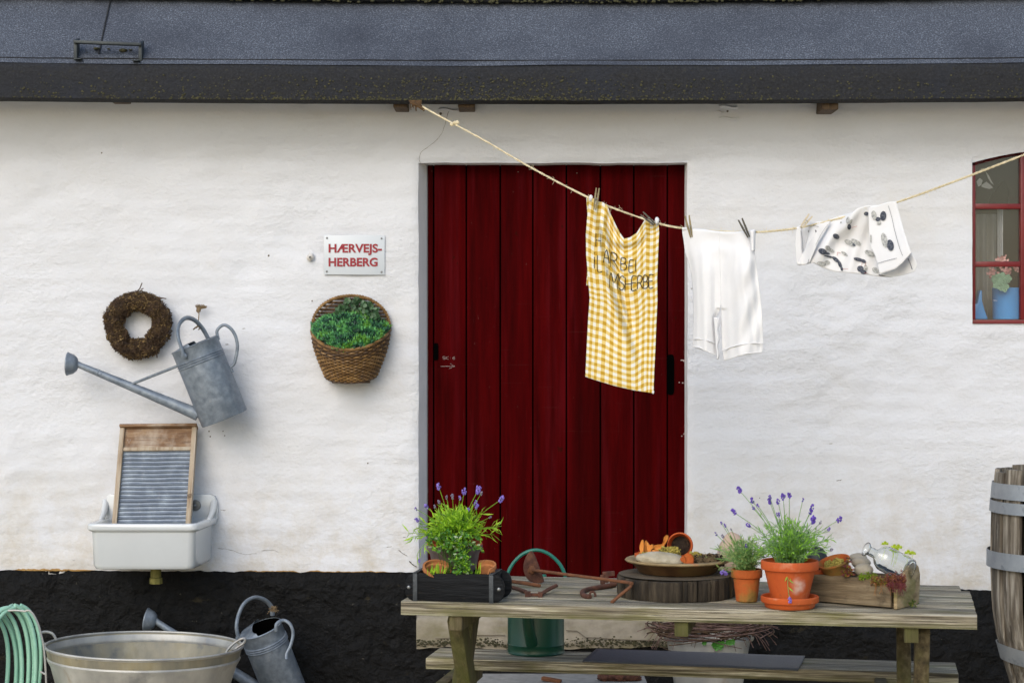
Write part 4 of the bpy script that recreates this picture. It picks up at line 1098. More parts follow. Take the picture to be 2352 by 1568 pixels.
for (pts) in ([(930,1140),(980,1142),(1030,1152),(1088,1172)], [(1135,1222),(1190,1200),(1260,1182),(1340,1170),(1416,1170)], [(930,1193),(985,1206),(1040,1232),(1096,1256)], [(1142,1286),(1200,1272),(1290,1245),(1408,1232)]):
    mb = MB(); mb.tube(smooth_path([Q(*Z1(a, b), sdepth(a, b)-.013) for a, b in pts], 8), .0022, 6); mb.build('hem', K['cloth'], t)
mb = MB()     # right-hand corner pulled over the rope, inner leg flap
mb.sheet(lambda u, v: Q(*Z1(lerp(1325+8*v, 1362-4*v, u), lerp(386, 530, v)), ropeD(1735)-.03-.008*math.sin(u*PI)), 8, 14)
mb.sheet(lambda u, v: Q(*Z1(lerp(1072 + 22*v, 1112-8*v + 6*math.sin(v*16), u), lerp(992, 1284, v)), sdepth(1090, 1000)-.02-.012*math.sin(u*PI)), 8, 30)
mb.build('loose_flap', K['cloth'], t, solid=.002, sharp=80)

# --- printed cloth
Z2 = lambda a, b: (1780 + a*.16843, 413.4 + b*.16843)
t = thing('printed_cloth', 'white cloth printed with black birds and mussel shells, bunched on the line by the window', 'cloth', loc=Q(2005, 630, 6.6))
def patch(top, bot, lf, rt, dfn, nm, nu=40, nv=30):
    mb = MB(); mb.sheet(lambda u, v: Q(*Z2(*coons(top, bot, lf, rt, u, v)), dfn(*coons(top, bot, lf, rt, u, v))), nu, nv)
    return mb.build(nm, K['cloth'], t, solid=.0016, sharp=80)
def dmain(a, b):
    D = ropeD(Z2(a, 0)[0]) + .004
    D += .03*math.exp(-((a-900 + (b-900)*.35)/160)**2)*sm(600, 900, b) - .035*sm(500, 1250, b)*math.exp(-((a-700)/200)**2)
    D += -.02*math.exp(-((a - 1050 + (b-500)*.9)/110)**2) + .004*math.sin(a*.03 + b*.01) + .03*sm(1000, 1280, a)*sm(450, 900, b)
    return D
patch([(480,565),(620,570),(690,560),(850,500),(1060,440),(1130,385),(1240,350),(1380,343),(1420,345)],
      [(330,1160),(420,1150),(520,1128),(650,1195),(820,1250),(1000,1265),(1250,1290),(1400,1315),(1590,1330)],
      [(480,565),(470,700),(430,850),(380,1000),(330,1160)],
      [(1420,345),(1480,600),(1540,850),(1590,1100),(1590,1330)], dmain, 'main_panel', 60, 46)
def dleft(a, b): return ropeD(Z2(a, 0)[0]) - .012 + .01*math.sin(a*.02)
patch([(300,640),(340,620),(400,600),(480,568),(690,565)], [(300,1150),(330,1162),(345,1165),(360,1162),(400,1100)],
      [(300,640),(285,760),(275,880),(285,1020),(300,1150)], [(690,565),(600,650),(540,760),(460,930),(400,1100)], lambda a, b: dleft(a, b)+.02+.015*math.sin((a-300)*.012), 'left_panel', 26, 22)
patch([(620,600),(700,570),(760,560)], [(310,1160),(400,1160),(470,1130)], [(620,600),(560,720),(440,900),(370,1010),(310,1160)], [(760,560),(690,690),(590,850),(530,990),(470,1130)],
      lambda a, b: dleft(a, b) - .02, 'left_fold', 12, 24)
patch([(300,640),(330,635),(350,650)], [(300,1150),(320,1160),(345,1165)], [(300,640),(285,760),(275,880),(285,1020),(300,1150)], [(350,650),(355,760),(362,900),(372,1030),(345,1165)],
      lambda a, b: dleft(a, b) - .012, 'left_hem', 6, 24)
def dright(a, b): return ropeD(Z2(a, 0)[0]) - .02 - .008*math.sin((a-1280)*.008 + b*.004) - .02*sm(400, 1100, b)
patch([(1272,385),(1320,362),(1420,340),(1540,300),(1655,292)], [(1430,1290),(1500,1262),(1640,1215),(1740,1130),(1860,990)],
      [(1272,385),(1280,560),(1285,720),(1300,900),(1370,1040),(1430,1290)], [(1655,292),(1690,440),(1760,700),(1810,850),(1860,990)], dright, 'right_flap', 30, 40)
patch([(1860,990),(1900,1060),(1925,1100),(1935,1150)], [(1430,1290),(1590,1330),(1800,1285),(1905,1245)], [(1860,990),(1740,1130),(1640,1215),(1430,1290)], [(1935,1150),(1930,1190),(1915,1220),(1905,1245)],
      lambda a, b: ropeD(Z2(a, 0)[0]) - .005 + .015*math.sin(a*.012), 'corner', 26, 18)
mb = MB()
def disc(a, b, ra, rb, ang, mi, dfn, off=.004, n=20):
    c_, s_ = math.cos(R(ang)), math.sin(R(ang)); vs = []
    def P(x, y):
        A_ = a + x*c_ - y*s_; B_ = b + x*s_ + y*c_; return Q(*Z2(A_, B_), dfn(A_, B_) - off)
    vs.append(P(0, 0)); 
    for q in (.55, 1):
        for k in range(n): th = 2*PI*k/n; vs.append(P(ra*q*math.cos(th), rb*q*math.sin(th)))
    fs = [(0, 1+k, 1+(k+1) % n) for k in range(n)] + [(1+k, n+1+k, n+1+(k+1) % n, 1+(k+1) % n) for k in range(n)]
    mb.add(vs, fs, mi)
def line(pts, dfn, r=.0009, mi=0, off=.004): mb.tube(smooth_path([Q(*Z2(a, b), dfn(a, b)-off) for a, b in pts], 8), r, 5, mi=mi, flat=.5)
DL = lambda a, b: dleft(a, b)+.02+.015*math.sin((a-300)*.012)
for (a, b, ra, rb, an, mi, fn) in (
    (503,700,55,30,0,1,DL), (545,700,22,20,0,0,DL),
    (1245,460,34,26,0,0,dmain), (990,550,22,48,10,1,dmain), (1035,570,16,40,25,1,dmain), (1012,640,26,40,0,0,dmain),
    (835,770,48,34,30,0,dmain), (900,580,14,12,0,1,dmain), (1020,860,80,36,28,1,dmain), (1070,880,34,16,35,0,dmain), (1105,845,75,30,28,1,dmain),
    (650,975,62,40,20,0,dmain), (700,1000,50,16,8,0,dmain), (720,925,38,30,30,1,dmain), (770,960,46,22,30,1,dmain),
    (948,1005,52,20,36,1,dmain), (1290,1000,72,36,25,1,dmain), (635,1140,66,30,8,1,dmain), (715,1122,38,26,10,1,dmain),
    (740,1045,75,12,12,0,dmain), (830,1085,60,26,38,0,dmain), (885,1150,52,24,68,0,dmain), (910,1210,30,18,80,0,dmain),
    (1140,1085,70,24,15,0,dmain), (1205,1105,40,24,25,0,dmain), (1165,1210,46,42,20,0,dmain), (1205,1255,44,30,15,0,dmain), (1235,1195,26,40,0,1,dmain), (1370,1230,50,36,35,1,dmain), (1480,1300,70,10,5,0,dmain),
    (1350,480,36,62,-12,2,dright), (1405,535,36,30,0,0,dright), (1475,490,42,66,5,0,dright), (1418,585,32,26,-20,1,dright),
    (1492,820,42,102,-12,2,dright), (1572,890,48,78,-10,0,dright), (1308,800,12,60,0,1,dright)):
    disc(a, b, ra, rb, an, mi, fn, .0045)
for pts, fn, r, mi in (([(352,690),(372,800),(378,900),(386,1020)], lambda a, b: dleft(a, b)-.012, .0012, 0), ([(718,610),(640,720),(585,825),(555,880)], lambda a, b: dleft(a, b)-.02, .0008, 0),
    ([(410,620),(520,622),(600,640)], DL, .001, 0), ([(1545,350),(1590,500),(1630,680),(1690,900),(1738,1028)], dright, .0011, 0), ([(1400,1138),(1500,1105),(1660,1065)], dright, .001, 0),
    ([(1812,1068),(1845,1140),(1870,1218)], lambda a, b: ropeD(Z2(a, 0)[0]) - .005 + .015*math.sin(a*.012), .0014, 0), ([(460,1080),(445,1145)], lambda a, b: dleft(a, b)-.02, .001, 0),
    ([(1045,650),(1120,630)], dmain, .0009, 3), ([(925,1212),(995,1212)], dmain, .0009, 3), ([(850,985),(850,1030)], dmain, .001, 3), ([(850,985),(895,995)], dmain, .001, 3),
    ([(1190,1120),(1180,1170)], dmain, .0009, 3), ([(1240,1125),(1225,1175)], dmain, .0009, 3), ([(1215,1268),(1270,1272)], dmain, .0009, 3), ([(1560,1290),(1555,1318)], dmain, .0009, 3), ([(1590,1290),(1592,1318)], dmain, .0009, 3)):
    line(pts, fn, r, mi, .0045)
mb.build('bird_and_shell_print', [K['ink'], K['inkg'], K['inkg'], K['inkr']], t)

# --- pegs
def peg(x0, y0, x1, y1, D, m, label, open_=.10):
    a, b = Q(x0, y0, D), Q(x1, y1, D); d = (a-b).normalized(); L = (a-b).length
    side = Vector((0, 1, 0)).cross(d).normalized()
    Mp = Matrix((( side.x, 0, d.x, b.x), (side.y, 1, d.y, b.y), (side.z, 0, d.z, b.z), (0, 0, 0, 1)))
    t = thing('clothes_peg', label, 'clothes peg', M=Mp, group='wooden clothes pegs on the line')
    for s in (-1, 1):
        mb = MB(); hw = .0035
        pr = [(0, .001), (0, .005), (L*.45, .0085), (L, .006 + open_*L*.5), (L, .0015 + open_*L*.5), (L*.5, .0015)]
        mb.prism([Vector((q*s, -hw*1.2, z)) for z, q in (pr if s > 0 else pr[::-1])], (0, hw*2.6, 0))
        mb.build('peg_arm', m, t, world=False, bevel=.0008)
    mb = MB(); mb.tube([Vector((.0055*math.cos(k*.6), -.007+.0006*k, L*.47+.0045*math.sin(k*.6))) for k in range(24)], .0008, 5); mb.build('spring', K['steel'], t, world=False)
peg(1373, 432, 1366, 482, 7.26, K['peg'], 'leftmost upright greenish clothes peg, at the left corner of the gingham towel', .04)
peg(1474, 490, 1504, 516, 7.1, K['pegd'], 'dark clothes peg lying nearly flat at the right corner of the gingham towel')
peg(1578, 495, 1588, 545, 7.02, K['peg'], 'clothes peg at the left corner of the white underpants')
peg(1700, 503, 1720, 545, 6.88, K['pegd'], 'dark leaning clothes peg at the right corner of the white underpants')
peg(1862, 494, 1841, 522, 6.73, K['pegl'], 'pale new clothes peg on the printed cloth', .12)

# ================================================================== PICNIC TABLE
TH = R(-10.3)
Tm = Matrix.Translation((-.340, 5.97-CD, 0)) @ Matrix.Rotation(TH, 4, 'Z')      # local x along the table, y away from the camera
TL, TW, TT = 1.731, .70, .75
t = thing('picnic_table', 'weathered wooden picnic table with attached benches in front of the red door', 'picnic table', M=Tm @ Matrix.Translation((TL/2, TW/2, 0)))
def TLm(mb): return mb.tf(Tm)
def algae(m, zlo, zhi):
    t_ = m.node_tree; N = t_.nodes; L = t_.links; b = N['Principled BSDF']; tc = [x for x in N if x.type == 'TEX_COORD'][0]
    sx = N.new('ShaderNodeSeparateXYZ'); L.new(tc.outputs['Object'], sx.inputs[0])
    ns = N.new('ShaderNodeTexNoise'); ns.inputs['Scale'].default_value = 14; ns.inputs['Detail'].default_value = 8; L.new(tc.outputs['Object'], ns.inputs[0])
    ad = N.new('ShaderNodeMath'); ad.operation = 'MULTIPLY_ADD'; ad.inputs[1].default_value = -.04; L.new(ns.outputs[0], ad.inputs[0]); L.new(sx.outputs[2], ad.inputs[2])
    mr = N.new('ShaderNodeMapRange'); mr.inputs['From Min'].default_value = zhi-.02; mr.inputs['From Max'].default_value = zlo-.02; mr.inputs['To Max'].default_value = .55
    L.new(ad.outputs[0], mr.inputs[0]); src = b.inputs['Base Color'].links[0].from_socket
    mx = N.new('ShaderNodeMix'); mx.data_type = 'RGBA'; L.new(mr.outputs[0], mx.inputs[0]); L.new(src, mx.inputs[6]); mx.inputs[7].default_value = (.1,.105,.02,1); L.new(mx.outputs[2], b.inputs['Base Color'])
K['bench'] = K['table'].copy(); K['bench'].name = 'weathered_bench'
algae(K['table'], .704, .728); algae(K['bench'], .405, .432)
nb = 5; bw = TW/nb
for i in range(nb):
    mb = MB(); o0 = rnd.uniform(-.004, .004)
    n = 30
    # plank with slightly worn top
    x0, x1 = 0+o0, TL+o0 - (.0 if i < 4 else .02)
    y0_, y1_ = i*bw+.003, (i+1)*bw-.003
    loops = []
    for k in range(n+1):
        x = lerp(x0, x1, k/n); wv = .0012*fbm(x*5, i*3, 0, 2)
        loops.append([Vector((x, y0_, TT-.042)), Vector((x, y1_, TT-.042)), Vector((x, y1_, TT-.003+wv)), Vector((x, y1_-.004, TT+wv)), Vector((x, y0_+.005, TT+wv)), Vector((x, y0_, TT-.004+wv))])
    mb.loft(loops); TLm(mb).build('top_board', K['table'], t, sharp=50)
for x in (.168, .862, TL-.19):
    mb = MB(); mb.box((x-.001, TW/2, TT-.042-.024), (.042 if x != .855 else .042, TW-.03, .045)); TLm(mb).build('batten', K['leg'], t, bevel=.003)
for x in (.150, TL-.157):
    for (xo, ya, yb) in ((0, .10, .58), (-.047, .62, .06)):
        mb = MB(); mb.beam((x+xo, ya, TT-.043), (x+xo, yb, 0), .044, .085, up=(0, 1, 0)); TLm(mb).build('leg', K['leg'], t, bevel=.004)
    mb = MB(); mb.beam((x-.118, -.33, .385), (x-.118, TW+.33, .385), .04, .085); TLm(mb).build('bench_bearer', K['leg'], t, bevel=.004)
for (ya, yb, x0) in ((.765, 1.0, -.10), (-.32, -.08, -.02)):
    for k in range(2):
        h = (yb-ya)/2; mb = MB(); mb.box((x0 + (TL+.08)/2, ya + h*(k+.5), .43), (TL+.08, h-.006, .04)); TLm(mb).build('bench_board', K['bench'], t, bevel=.004)

# rubber mat on the rear bench
mb = MB()
q = [onz(1338, 1518, .455), onz(1833, 1539, .455), onz(1849, 1506, .455), onz(1370, 1489, .455)]
n_ = 24
def mf(u, v): 
    a = lerp(q[0], q[1], u); b = lerp(q[3], q[2], u); p = lerp(a, b, v); p.z = .455 + .0015*fbm(p.x*5, p.y*5, 0, 2); return p
mb.sheet(mf, 40, 8)
o = solo(mb, 'rubber_mat', K['mat'], 'long grey rubber mat lying on the rear picnic bench', 'mat', q[0], solid=.004); 

# ------------------------------------------------------------------ green watering can on the rear bench
gc = Q(1231, 1500, 6.86); gc.z = .45
t = thing('watering_can', 'dark green metal watering can standing on the rear bench behind the table', 'watering can', loc=gc)
mb = MB(); mb.lathe([(0,.003),(.096,.003),(.1,0),(.102,.004),(.1,.008),(.1,.03),(.1015,.033),(.1,.036),(.1,.23),(.09,.24),(.06,.245)], 48, Matrix.Translation(gc))
mb.build('body', K['green'], t, solid=0)
mb = MB(); mb.tube(smooth_path([gc + Vector(p) for p in ((-.105,0,.17),(-.108,0,.24),(-.09,0,.30),(-.05,0,.345),(0,0,.362),(.05,0,.345),(.092,0,.30),(.108,0,.24),(.105,0,.17))], 8), .0062, 12)
mb.build('hoop_handle', K['hoopg'], t)
mb = MB(); mb.tube(smooth_path([gc + Vector(p) for p in ((-.015,-.09,.045),(-.025,-.12,.09),(-.035,-.14,.16),(-.045,-.15,.235))], 5), [lerp(.022,.014,i/15) for i in range(16)], 16)
mb.build('spout', K['green'], t)
mb = MB(); p = Q(1249, 1325, 6.8); mb.lathe([(.0,.012),(.009,.01),(.011,-.02)], 16, Matrix.Translation(p)); mb.tube([p + Vector((0,0,-.02)), p + Vector((0,0,-.09))], .008, 8); mb.build('lid_knob', K['hoopg'], t)

# ------------------------------------------------------------------ planter box and its contents
Z5 = lambda a, b: (907.2 + a*.21976, 1091 + b*.21976)
PB = Tm @ Matrix.Translation((.0, .012, TT))
def PL(x, y, z): return PB @ Vector((x, y, z))
t = thing('planter_box', 'black wooden brick-mould planter box with metal straps on the left end of the table', 'planter', M=PB @ Matrix.Translation((.165, .06, 0)) @ Matrix.Rotation(R(1.5), 4, 'Z'))
def side_board(y):
    mb = MB(); o = []
    x0, x1, h, r = .008, .318, .086, .035
    for (cx, cz, a0) in ((x1-r, h-r, 0), (x0+r, h-r, PI/2)):
        for k in range(9): a = a0 + PI/2*k/8; o.append(PL(cx + r*math.cos(a), y, cz + r*math.sin(a)))
    for (cx, cz, a0) in ((x0+.03, .03, PI), (x1-.03, .03, 1.5*PI)):
        for k in range(9): a = a0 + PI/2*k/8; o.append(PL(cx + .03*math.cos(a), y, cz + .03*math.sin(a)))
    mb.prism(o, PL(0, .014, 0) - PL(0, 0, 0)); return mb
side_board(0).build('long_side', K['bwood'], t, bevel=.002)
side_board(.125).build('long_side', K['bwood'], t, bevel=.002)
for x in (.042, .282):
    mb = MB(); mb.box((x, .07, .044), (.014, .11, .08)); mb.tf(PB).build('short_side', K['bwood'], t, bevel=.002)
for x in (.04, .279):
    mb = MB(); mb.box((x, -.002, .042), (.014, .004, .086)); mb.box((x, .066, .0875), (.014, .142, .003)); mb.box((x, .141, .044), (.014, .003, .086)); mb.tf(PB).build('metal_strap', K['strap'], t, bevel=.001)
for x in (.02, .303):
    mb = MB(); mb.blob(PL(x, -.001, .042), (.006, .003, .006), 0, 1, 12, 8); mb.build('bolt', K['steel'], t)
mb = MB(); mb.box((.16, .07, .01), (.24, .11, .008)); mb.tf(PB).build('bottom', K['bwood'], t)
def soil(pts_fn, nu, nv, loc, label, parent=None):
    mb = MB(); mb.sheet(pts_fn, nu, nv)
    return mb
mb = MB(); mb.sheet(lambda u, v: PL(lerp(.05,.275,u), lerp(.016,.125,v), .064 + .014*math.sin(u*PI)*math.sin(v*PI) + .006*fbm(u*9, v*5, 0, 3)), 60, 30)
for i in range(120):
    r = rnd.uniform(.002,.005); mb.blob(PL(rnd.uniform(.06,.27), rnd.uniform(.02,.12), .072+rnd.uniform(-.002,.006)), (r,r,r), .3, 3, 6, 4, seed=i)
mb.sheet(lambda u, v: PL(lerp(.05,.275,u), .0155, lerp(.015,.064,v)), 4, 2)
solo(mb, 'soil', K['soil'], 'dark crumbly soil filling the black planter box', 'soil', PL(.16,.07,.02), kind='stuff')

def pot_profile(rt, rb, h, rim=.22, th=.006, lip=.004):
    rh = h*rim
    rr = lerp(rb, rt-lip, 1-rh/h)
    return [(0, .001), (rb*.9, .0), (rb, .003), (rr, h-rh-.002), (rt-.001, h-rh+.001), (rt, h-rh+.005), (rt, h-.004), (rt-.002, h), (rt-th+.001, h), (rt-th, h-.004), (rb-th+.001, .008), (0, .008)]
def broken_pot(M, rt, rb, h, a0, a1, n=36, jag=.3, rim=.22, sides=None):
    """a pot wall spanning a0..a1 whose edge is broken off raggedly"""
    mb = MB(); th = .006; rh = h*rim
    def out(a, v, inner):
        f = (a-a0)/(a1-a0)
        top = h*(1 - jag*max(0, 1 - min(f, 1-f)*11)*(.7+.6*fbm(a*5, 1, 0, 2)))
        z = top*v
        r = lerp(rb, rt-.004, z/h)
        if z > h-rh: r = rt
        if inner: r -= th
        return M @ Vector((r*math.cos(a), r*math.sin(a), z))
    nv = 18
    mb.sheet(lambda u, v: out(lerp(a0, a1, u), v, 0), n, nv)
    mb.sheet(lambda u, v: out(lerp(a0, a1, u), v, 1), n, nv)
    mb.sheet(lambda u, v: lerp(out(lerp(a0, a1, u), 1, 0), out(lerp(a0, a1, u), 1, 1), v), n, 1)
    for A_ in (a0, a1): mb.sheet(lambda u, v: lerp(out(A_, v, 0), out(A_, v, 1), u), 1, nv)
    return mb
# stained pot behind
pc = Q(1044, 1300, 6.10); pc.z = .80
Mq = Matrix.Translation((pc.x, pc.y, .80))
t = thing('flower_pot', 'dark stained clay pot with terracotta inside, behind the broken pots in the black box', 'flower pot', loc=(pc.x, pc.y, .80))
mb = MB(); mb.lathe([(.06,-.02),(.062,0),(.078,.085),(.088,.098),(.088,.112)], 40, Mq); mb.build('outer_wall', K['darkpot'], t)
mb = MB(); mb.lathe([(.088,.112),(.086,.118),(.08,.118),(.078,.11),(.07,.075)], 40, Mq, wob=.0); mb.build('rim', K['terra'], t)
mb = MB(); mb.lathe([(.0735,.085),(.0,.092)], 24, Mq, wob=.01); mb.build('soil', K['soil'], t)
lo_ = Q(*Z5(420, 1040), 5.99); lo_.z = .797; lo_.y += .03
mb = broken_pot(Matrix.Translation(lo_) @ Matrix.Rotation(R(6), 4, 'Y') @ Matrix.Rotation(R(24), 4, 'X'), .045, .037, .062, R(-8), R(262), jag=.35)
solo(mb, 'broken_pot', K['terral'], 'broken terracotta pot half sunk in soil, on the left in the black planter box', 'broken pot', lo_, group='broken terracotta pots')
lo_ = Q(*Z5(985, 1060), 5.96); lo_.z = .797; lo_.y += .03
mb = broken_pot(Matrix.Translation(lo_ + Vector((-.012, .01, 0))) @ Matrix.Rotation(R(-6), 4, 'Y') @ Matrix.Rotation(R(18), 4, 'X'), .040, .032, .066, R(-78), R(125), jag=.5)
solo(mb, 'broken_pot', K['terral'], 'terracotta pot fragment standing on the right in the black planter box', 'broken pot', lo_, group='broken terracotta pots')

def lavender(name_label, base, prad, heads, hfac, n_fill, spreadx, height, gm, bloom, leafL, leafW, zoomf, D, stem_leaf=.6, cat='lavender', droop=0.1, hrad=.0068):
    t = thing('lavender', name_label, cat, loc=base, group='potted lavender plants')
    mb = MB()
    def stem(p0, p1, r=.0011, leaves=12, tip=True, lsc=1., start=.15):
        m1 = lerp(p0, p1, .45) + Vector(((p0.x-p1.x)*.18, rnd.uniform(-.006,.006), abs(p1.x-p0.x)*.10 + .004))
        path = smooth_path([p0, m1, p1], 6); mb.tube(path, [r*lerp(1.2, .8, i/(len(path)-1)) for i in range(len(path))], 4, mi=3)
        n = len(path)
        for k in range(leaves):
            f = rnd.uniform(start, .97) if tip else rnd.uniform(start, .62); i = min(n-2, int(f*(n-1)))
            p = lerp(path[i], path[i+1], f*(n-1)-i); d = (path[i+1]-path[i]).normalized()
            s = d.cross(Vector((rnd.uniform(-1,1), rnd.uniform(-1,1), rnd.uniform(-.3,.3)))).normalized()
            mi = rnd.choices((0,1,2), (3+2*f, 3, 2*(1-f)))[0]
            mb.leaf(p, d*rnd.uniform(.6,1.3) + s*rnd.uniform(.4,1), leafL*rnd.uniform(.6,1.25)*lsc, leafW*rnd.uniform(.7,1.2), mi, bend=rnd.uniform(-.6,.6))
    for (a, b, sc, mb_i) in heads:
        px, py = zoomf(a, b); dD = rnd.uniform(-.05, .05); p1 = Q(px, py, D+dD)
        if p1.z < base.z - .0: dD = -.09; p1 = Q(px, py, D+dD)
        p0 = base + Vector(((p1.x-base.x)*.25, rnd.uniform(-1,1)*prad*.5, 0)); p0.x = max(base.x-prad*.8, min(base.x+prad*.8, p0.x))
        if p1.z < base.z:
            path = smooth_path([p0, Vector((lerp(p0.x,p1.x,.6), base.y-prad*.9, base.z+.018)), Vector((p1.x-.004, base.y-prad-.02, lerp(base.z, p1.z, .5))), p1], 6)
            mb.tube(path, .001, 4, mi=3)
            for k in range(5):
                q_ = path[rnd.randint(6, 15)]; mb.leaf(q_, Vector((rnd.uniform(-.4,.6), -.3, rnd.uniform(-1,-.2))), leafL, leafW, 0)
        else: stem(p0, p1, leaves=9, tip=False)
        fb = MB(); up_ = Vector((p1.x-p0.x, 0, max(.3*(p1-p0).length, p1.z-p0.z))).normalized() if p1.z > base.z else Vector((.2,0,-1))
        qr = up_.to_track_quat('Z', 'Y')
        for k in range(int(20*sc)+6):
            z_ = rnd.uniform(-1, 1); a_ = rnd.uniform(0, 2*PI); rr = hrad*sc*(1-z_*z_*.55)*rnd.uniform(.5,1)
            q_ = qr @ Vector((rr*math.cos(a_), rr*math.sin(a_), z_*hrad*1.45*sc))
            s_ = hrad*.36*sc*rnd.uniform(.7,1.2)
            fb.blob(p1 + q_, (s_, s_, s_*1.3), .3, 2, 6, 4, seed=k)
        fb.build('flower_head', bloom[mb_i], t)
    for i in range(n_fill):
        a = rnd.gauss(0, .5); a = max(-1.25, min(1.25, a)); h = height*rnd.uniform(.35, 1.)*(1-.45*abs(a)**1.5/1.4)
        p0 = base + Vector((rnd.uniform(-1,1)*prad*.7, rnd.uniform(-1,1)*prad*.7, 0))
        p1 = base + Vector((math.sin(a)*spreadx*rnd.uniform(.4,1) + p0.x*0 , rnd.uniform(-1,1)*spreadx*.75, h))
        stem(p0, p1, leaves=15, lsc=1)
    mb.build('stems_and_leaves', gm, t, flatshade=True)
    return t
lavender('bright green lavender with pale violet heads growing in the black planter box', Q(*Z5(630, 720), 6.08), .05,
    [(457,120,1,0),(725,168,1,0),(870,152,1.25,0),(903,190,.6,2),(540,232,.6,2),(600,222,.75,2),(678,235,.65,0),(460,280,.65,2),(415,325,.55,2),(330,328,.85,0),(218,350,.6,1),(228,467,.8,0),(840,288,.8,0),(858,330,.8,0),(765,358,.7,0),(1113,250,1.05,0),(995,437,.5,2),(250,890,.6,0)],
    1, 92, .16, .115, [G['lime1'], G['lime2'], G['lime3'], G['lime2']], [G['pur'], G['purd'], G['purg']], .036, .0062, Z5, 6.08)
# low leafy plant and grass tufts in the same box
t = thing('trailing_plant', 'low silver-green leafy plant spilling between the pots in the black box', 'plant', loc=PL(.16,.04,.07))
mb = MB()
for i in range(330):
    if i < 230: a, b = rnd.gauss(620, 130), rnd.gauss(700, 45); D = 5.97 + rnd.uniform(-.02, .06)
    else: a, b = rnd.gauss(700, 45), rnd.gauss(920, 65); D = 5.965 + rnd.uniform(-.015,.02)
    a = max(360, min(890, a)); b = min(1020, b)
    p = Q(*Z5(a, b), D)
    for k in range(4):
        d = Vector((rnd.uniform(-1,1), rnd.uniform(-1,.2), rnd.uniform(-.5,.9)))
        mb.leaf(p, d, rnd.uniform(.009,.018), rnd.uniform(.006,.010), rnd.choices((0,1,2,3), (1,4,2,5))[0])
for i in range(26):
    a = rnd.gauss(660, 110); p = Q(*Z5(a, 720), 6.0); q_ = PL(.16 + rnd.uniform(-.05,.05), .04, .07); mb.tube(smooth_path([q_, lerp(q_, p, .5)+Vector((0,-.01,0)), p], 4), .0009, 4, mi=2)
mb.build('leaves', [G['var'], G['midg'], G['lime3'], G['lime2']], t, flatshade=True)
mb = MB()
for i in range(34):
    a = rnd.choice((rnd.uniform(330,540), rnd.uniform(330,540), rnd.uniform(835,885))); top = rnd.uniform(890, 1000)
    p0 = Q(*Z5(a, 1050), 5.965); p1 = Q(*Z5(a + rnd.uniform(-35,35), top), 5.96); mb.leaf(p0, p1-p0, (p1-p0).length, .0045, rnd.choice((0,1)), fold=.2)
solo(mb, 'grass_tuft', [G['lime1'], G['lime2']], 'thin green grass blades sprouting along the front of the black box', 'grass', PL(.1,.02,.06), kind='stuff', flatshade=True)

# ------------------------------------------------------------------ rusty tools
Z6 = lambda a, b: (1091 + a*.2384, 1194.3 + b*.2384)
t = thing('rusty_hoe', 'rusty half-moon blade on a long bent iron rod, standing on the table', 'garden tool', loc=Q(*Z6(600, 600), 6.42))
mb = MB()
bl = smooth_path([(535,295,0),(495,340,0),(468,410,0),(466,480,0),(490,545,0),(530,588,0),(580,603,0),(635,602,0),(655,580,0),(625,490,0),(596,410,0),(566,335,0)], 3, True)
mb.prism([Q(*Z6(p.x, p.y), 6.41) for p in reversed(bl)], (.004, .005, 0)); mb.build('blade', K['rust'], t, bevel=.001)
mb = MB(); rp0 = Q(*Z6(548,478), 6.405); rp1 = Q(*Z6(1470,598), 5.975)
P = [rp0, lerp(rp0, rp1, .5), rp1] + [Q(*Z6(1497,612), 5.965), Q(*Z6(1495,640), 5.96), Q(*Z6(1410,710), 5.945), Q(*Z6(1325,783), 5.93)]
mb.tube(smooth_path(P, 6), .0052, 10); mb.blob(rp0, (.012,.008,.014), .3, 3, 12, 8); mb.blob(P[-1], (.007,.007,.006), .2, 2, 10, 6)
mb.build('rod', K['rustl'], t)
def on6(a, b, h=.006): 
    p = onz(*Z6(a, b), TT+h); return p
mb = MB()
mb.tube(smooth_path([on6(290,635), on6(380,650), on6(490,688)], 5), .006, 9)
mb.box(on6(510,715), (.018,.022,.02)); mb.box(on6(570,715), (.05,.012,.008)); mb.box(on6(628,718), (.014,.024,.018))
mb.tube(smooth_path([on6(628,715), on6(700,670,.012), on6(785,628,.02)], 5), .0062, 9)
solo(mb, 'rusty_clamp', K['rust'], 'V-shaped rusty iron fitting with a square joint beside the black box', 'iron fitting', on6(570,715,0), bevel=0)
mb = MB(); mb.tube([on6(290,578), on6(450,600), on6(622,628)], [.006,.0065,.006], 9)
solo(mb, 'rusty_rod', K['rustl'], 'short straight rusty rod lying between the black box and the half-moon blade', 'iron rod', on6(450,600,0))
mb = MB()
mb.tube(smooth_path([on6(1350,615,.01), on6(1240,640,.008), on6(1120,660), on6(1050,680), on6(1035,705), on6(1060,730), on6(1110,738)], 5), .0085, 10)
c_ = Q(*Z6(1132,722), onz(*Z6(1132,735), TT).y + CD)
mb.tube([c_ + Vector((.009*math.cos(a), .004*math.sin(a*.5), .011*math.sin(a))) for a in [k*.42 for k in range(15)]], .0036, 8, closed=True)
solo(mb, 'rusty_hook', K['rust'], 'thick curled rusty hook with a ring end, in front of the log slice', 'iron hook', on6(1100,738,0))
mb = MB()
c_ = on6(1290, 620, .0)
for (p0, p1) in (((1230,525),(1230,615)), ((1230,520),(1345,510)), ((1262,535),(1262,600)), ((1300,600),(1350,598))):
    a = Q(*Z6(*p0), c_.y+CD); b = Q(*Z6(*p1), c_.y+CD); mb.beam(a, b, .016, .014, up=(0,1,0))
solo(mb, 'rusty_clevis', K['rust'], 'square rusty iron bracket tucked against the left of the log slice', 'iron bracket', c_, bevel=.002)

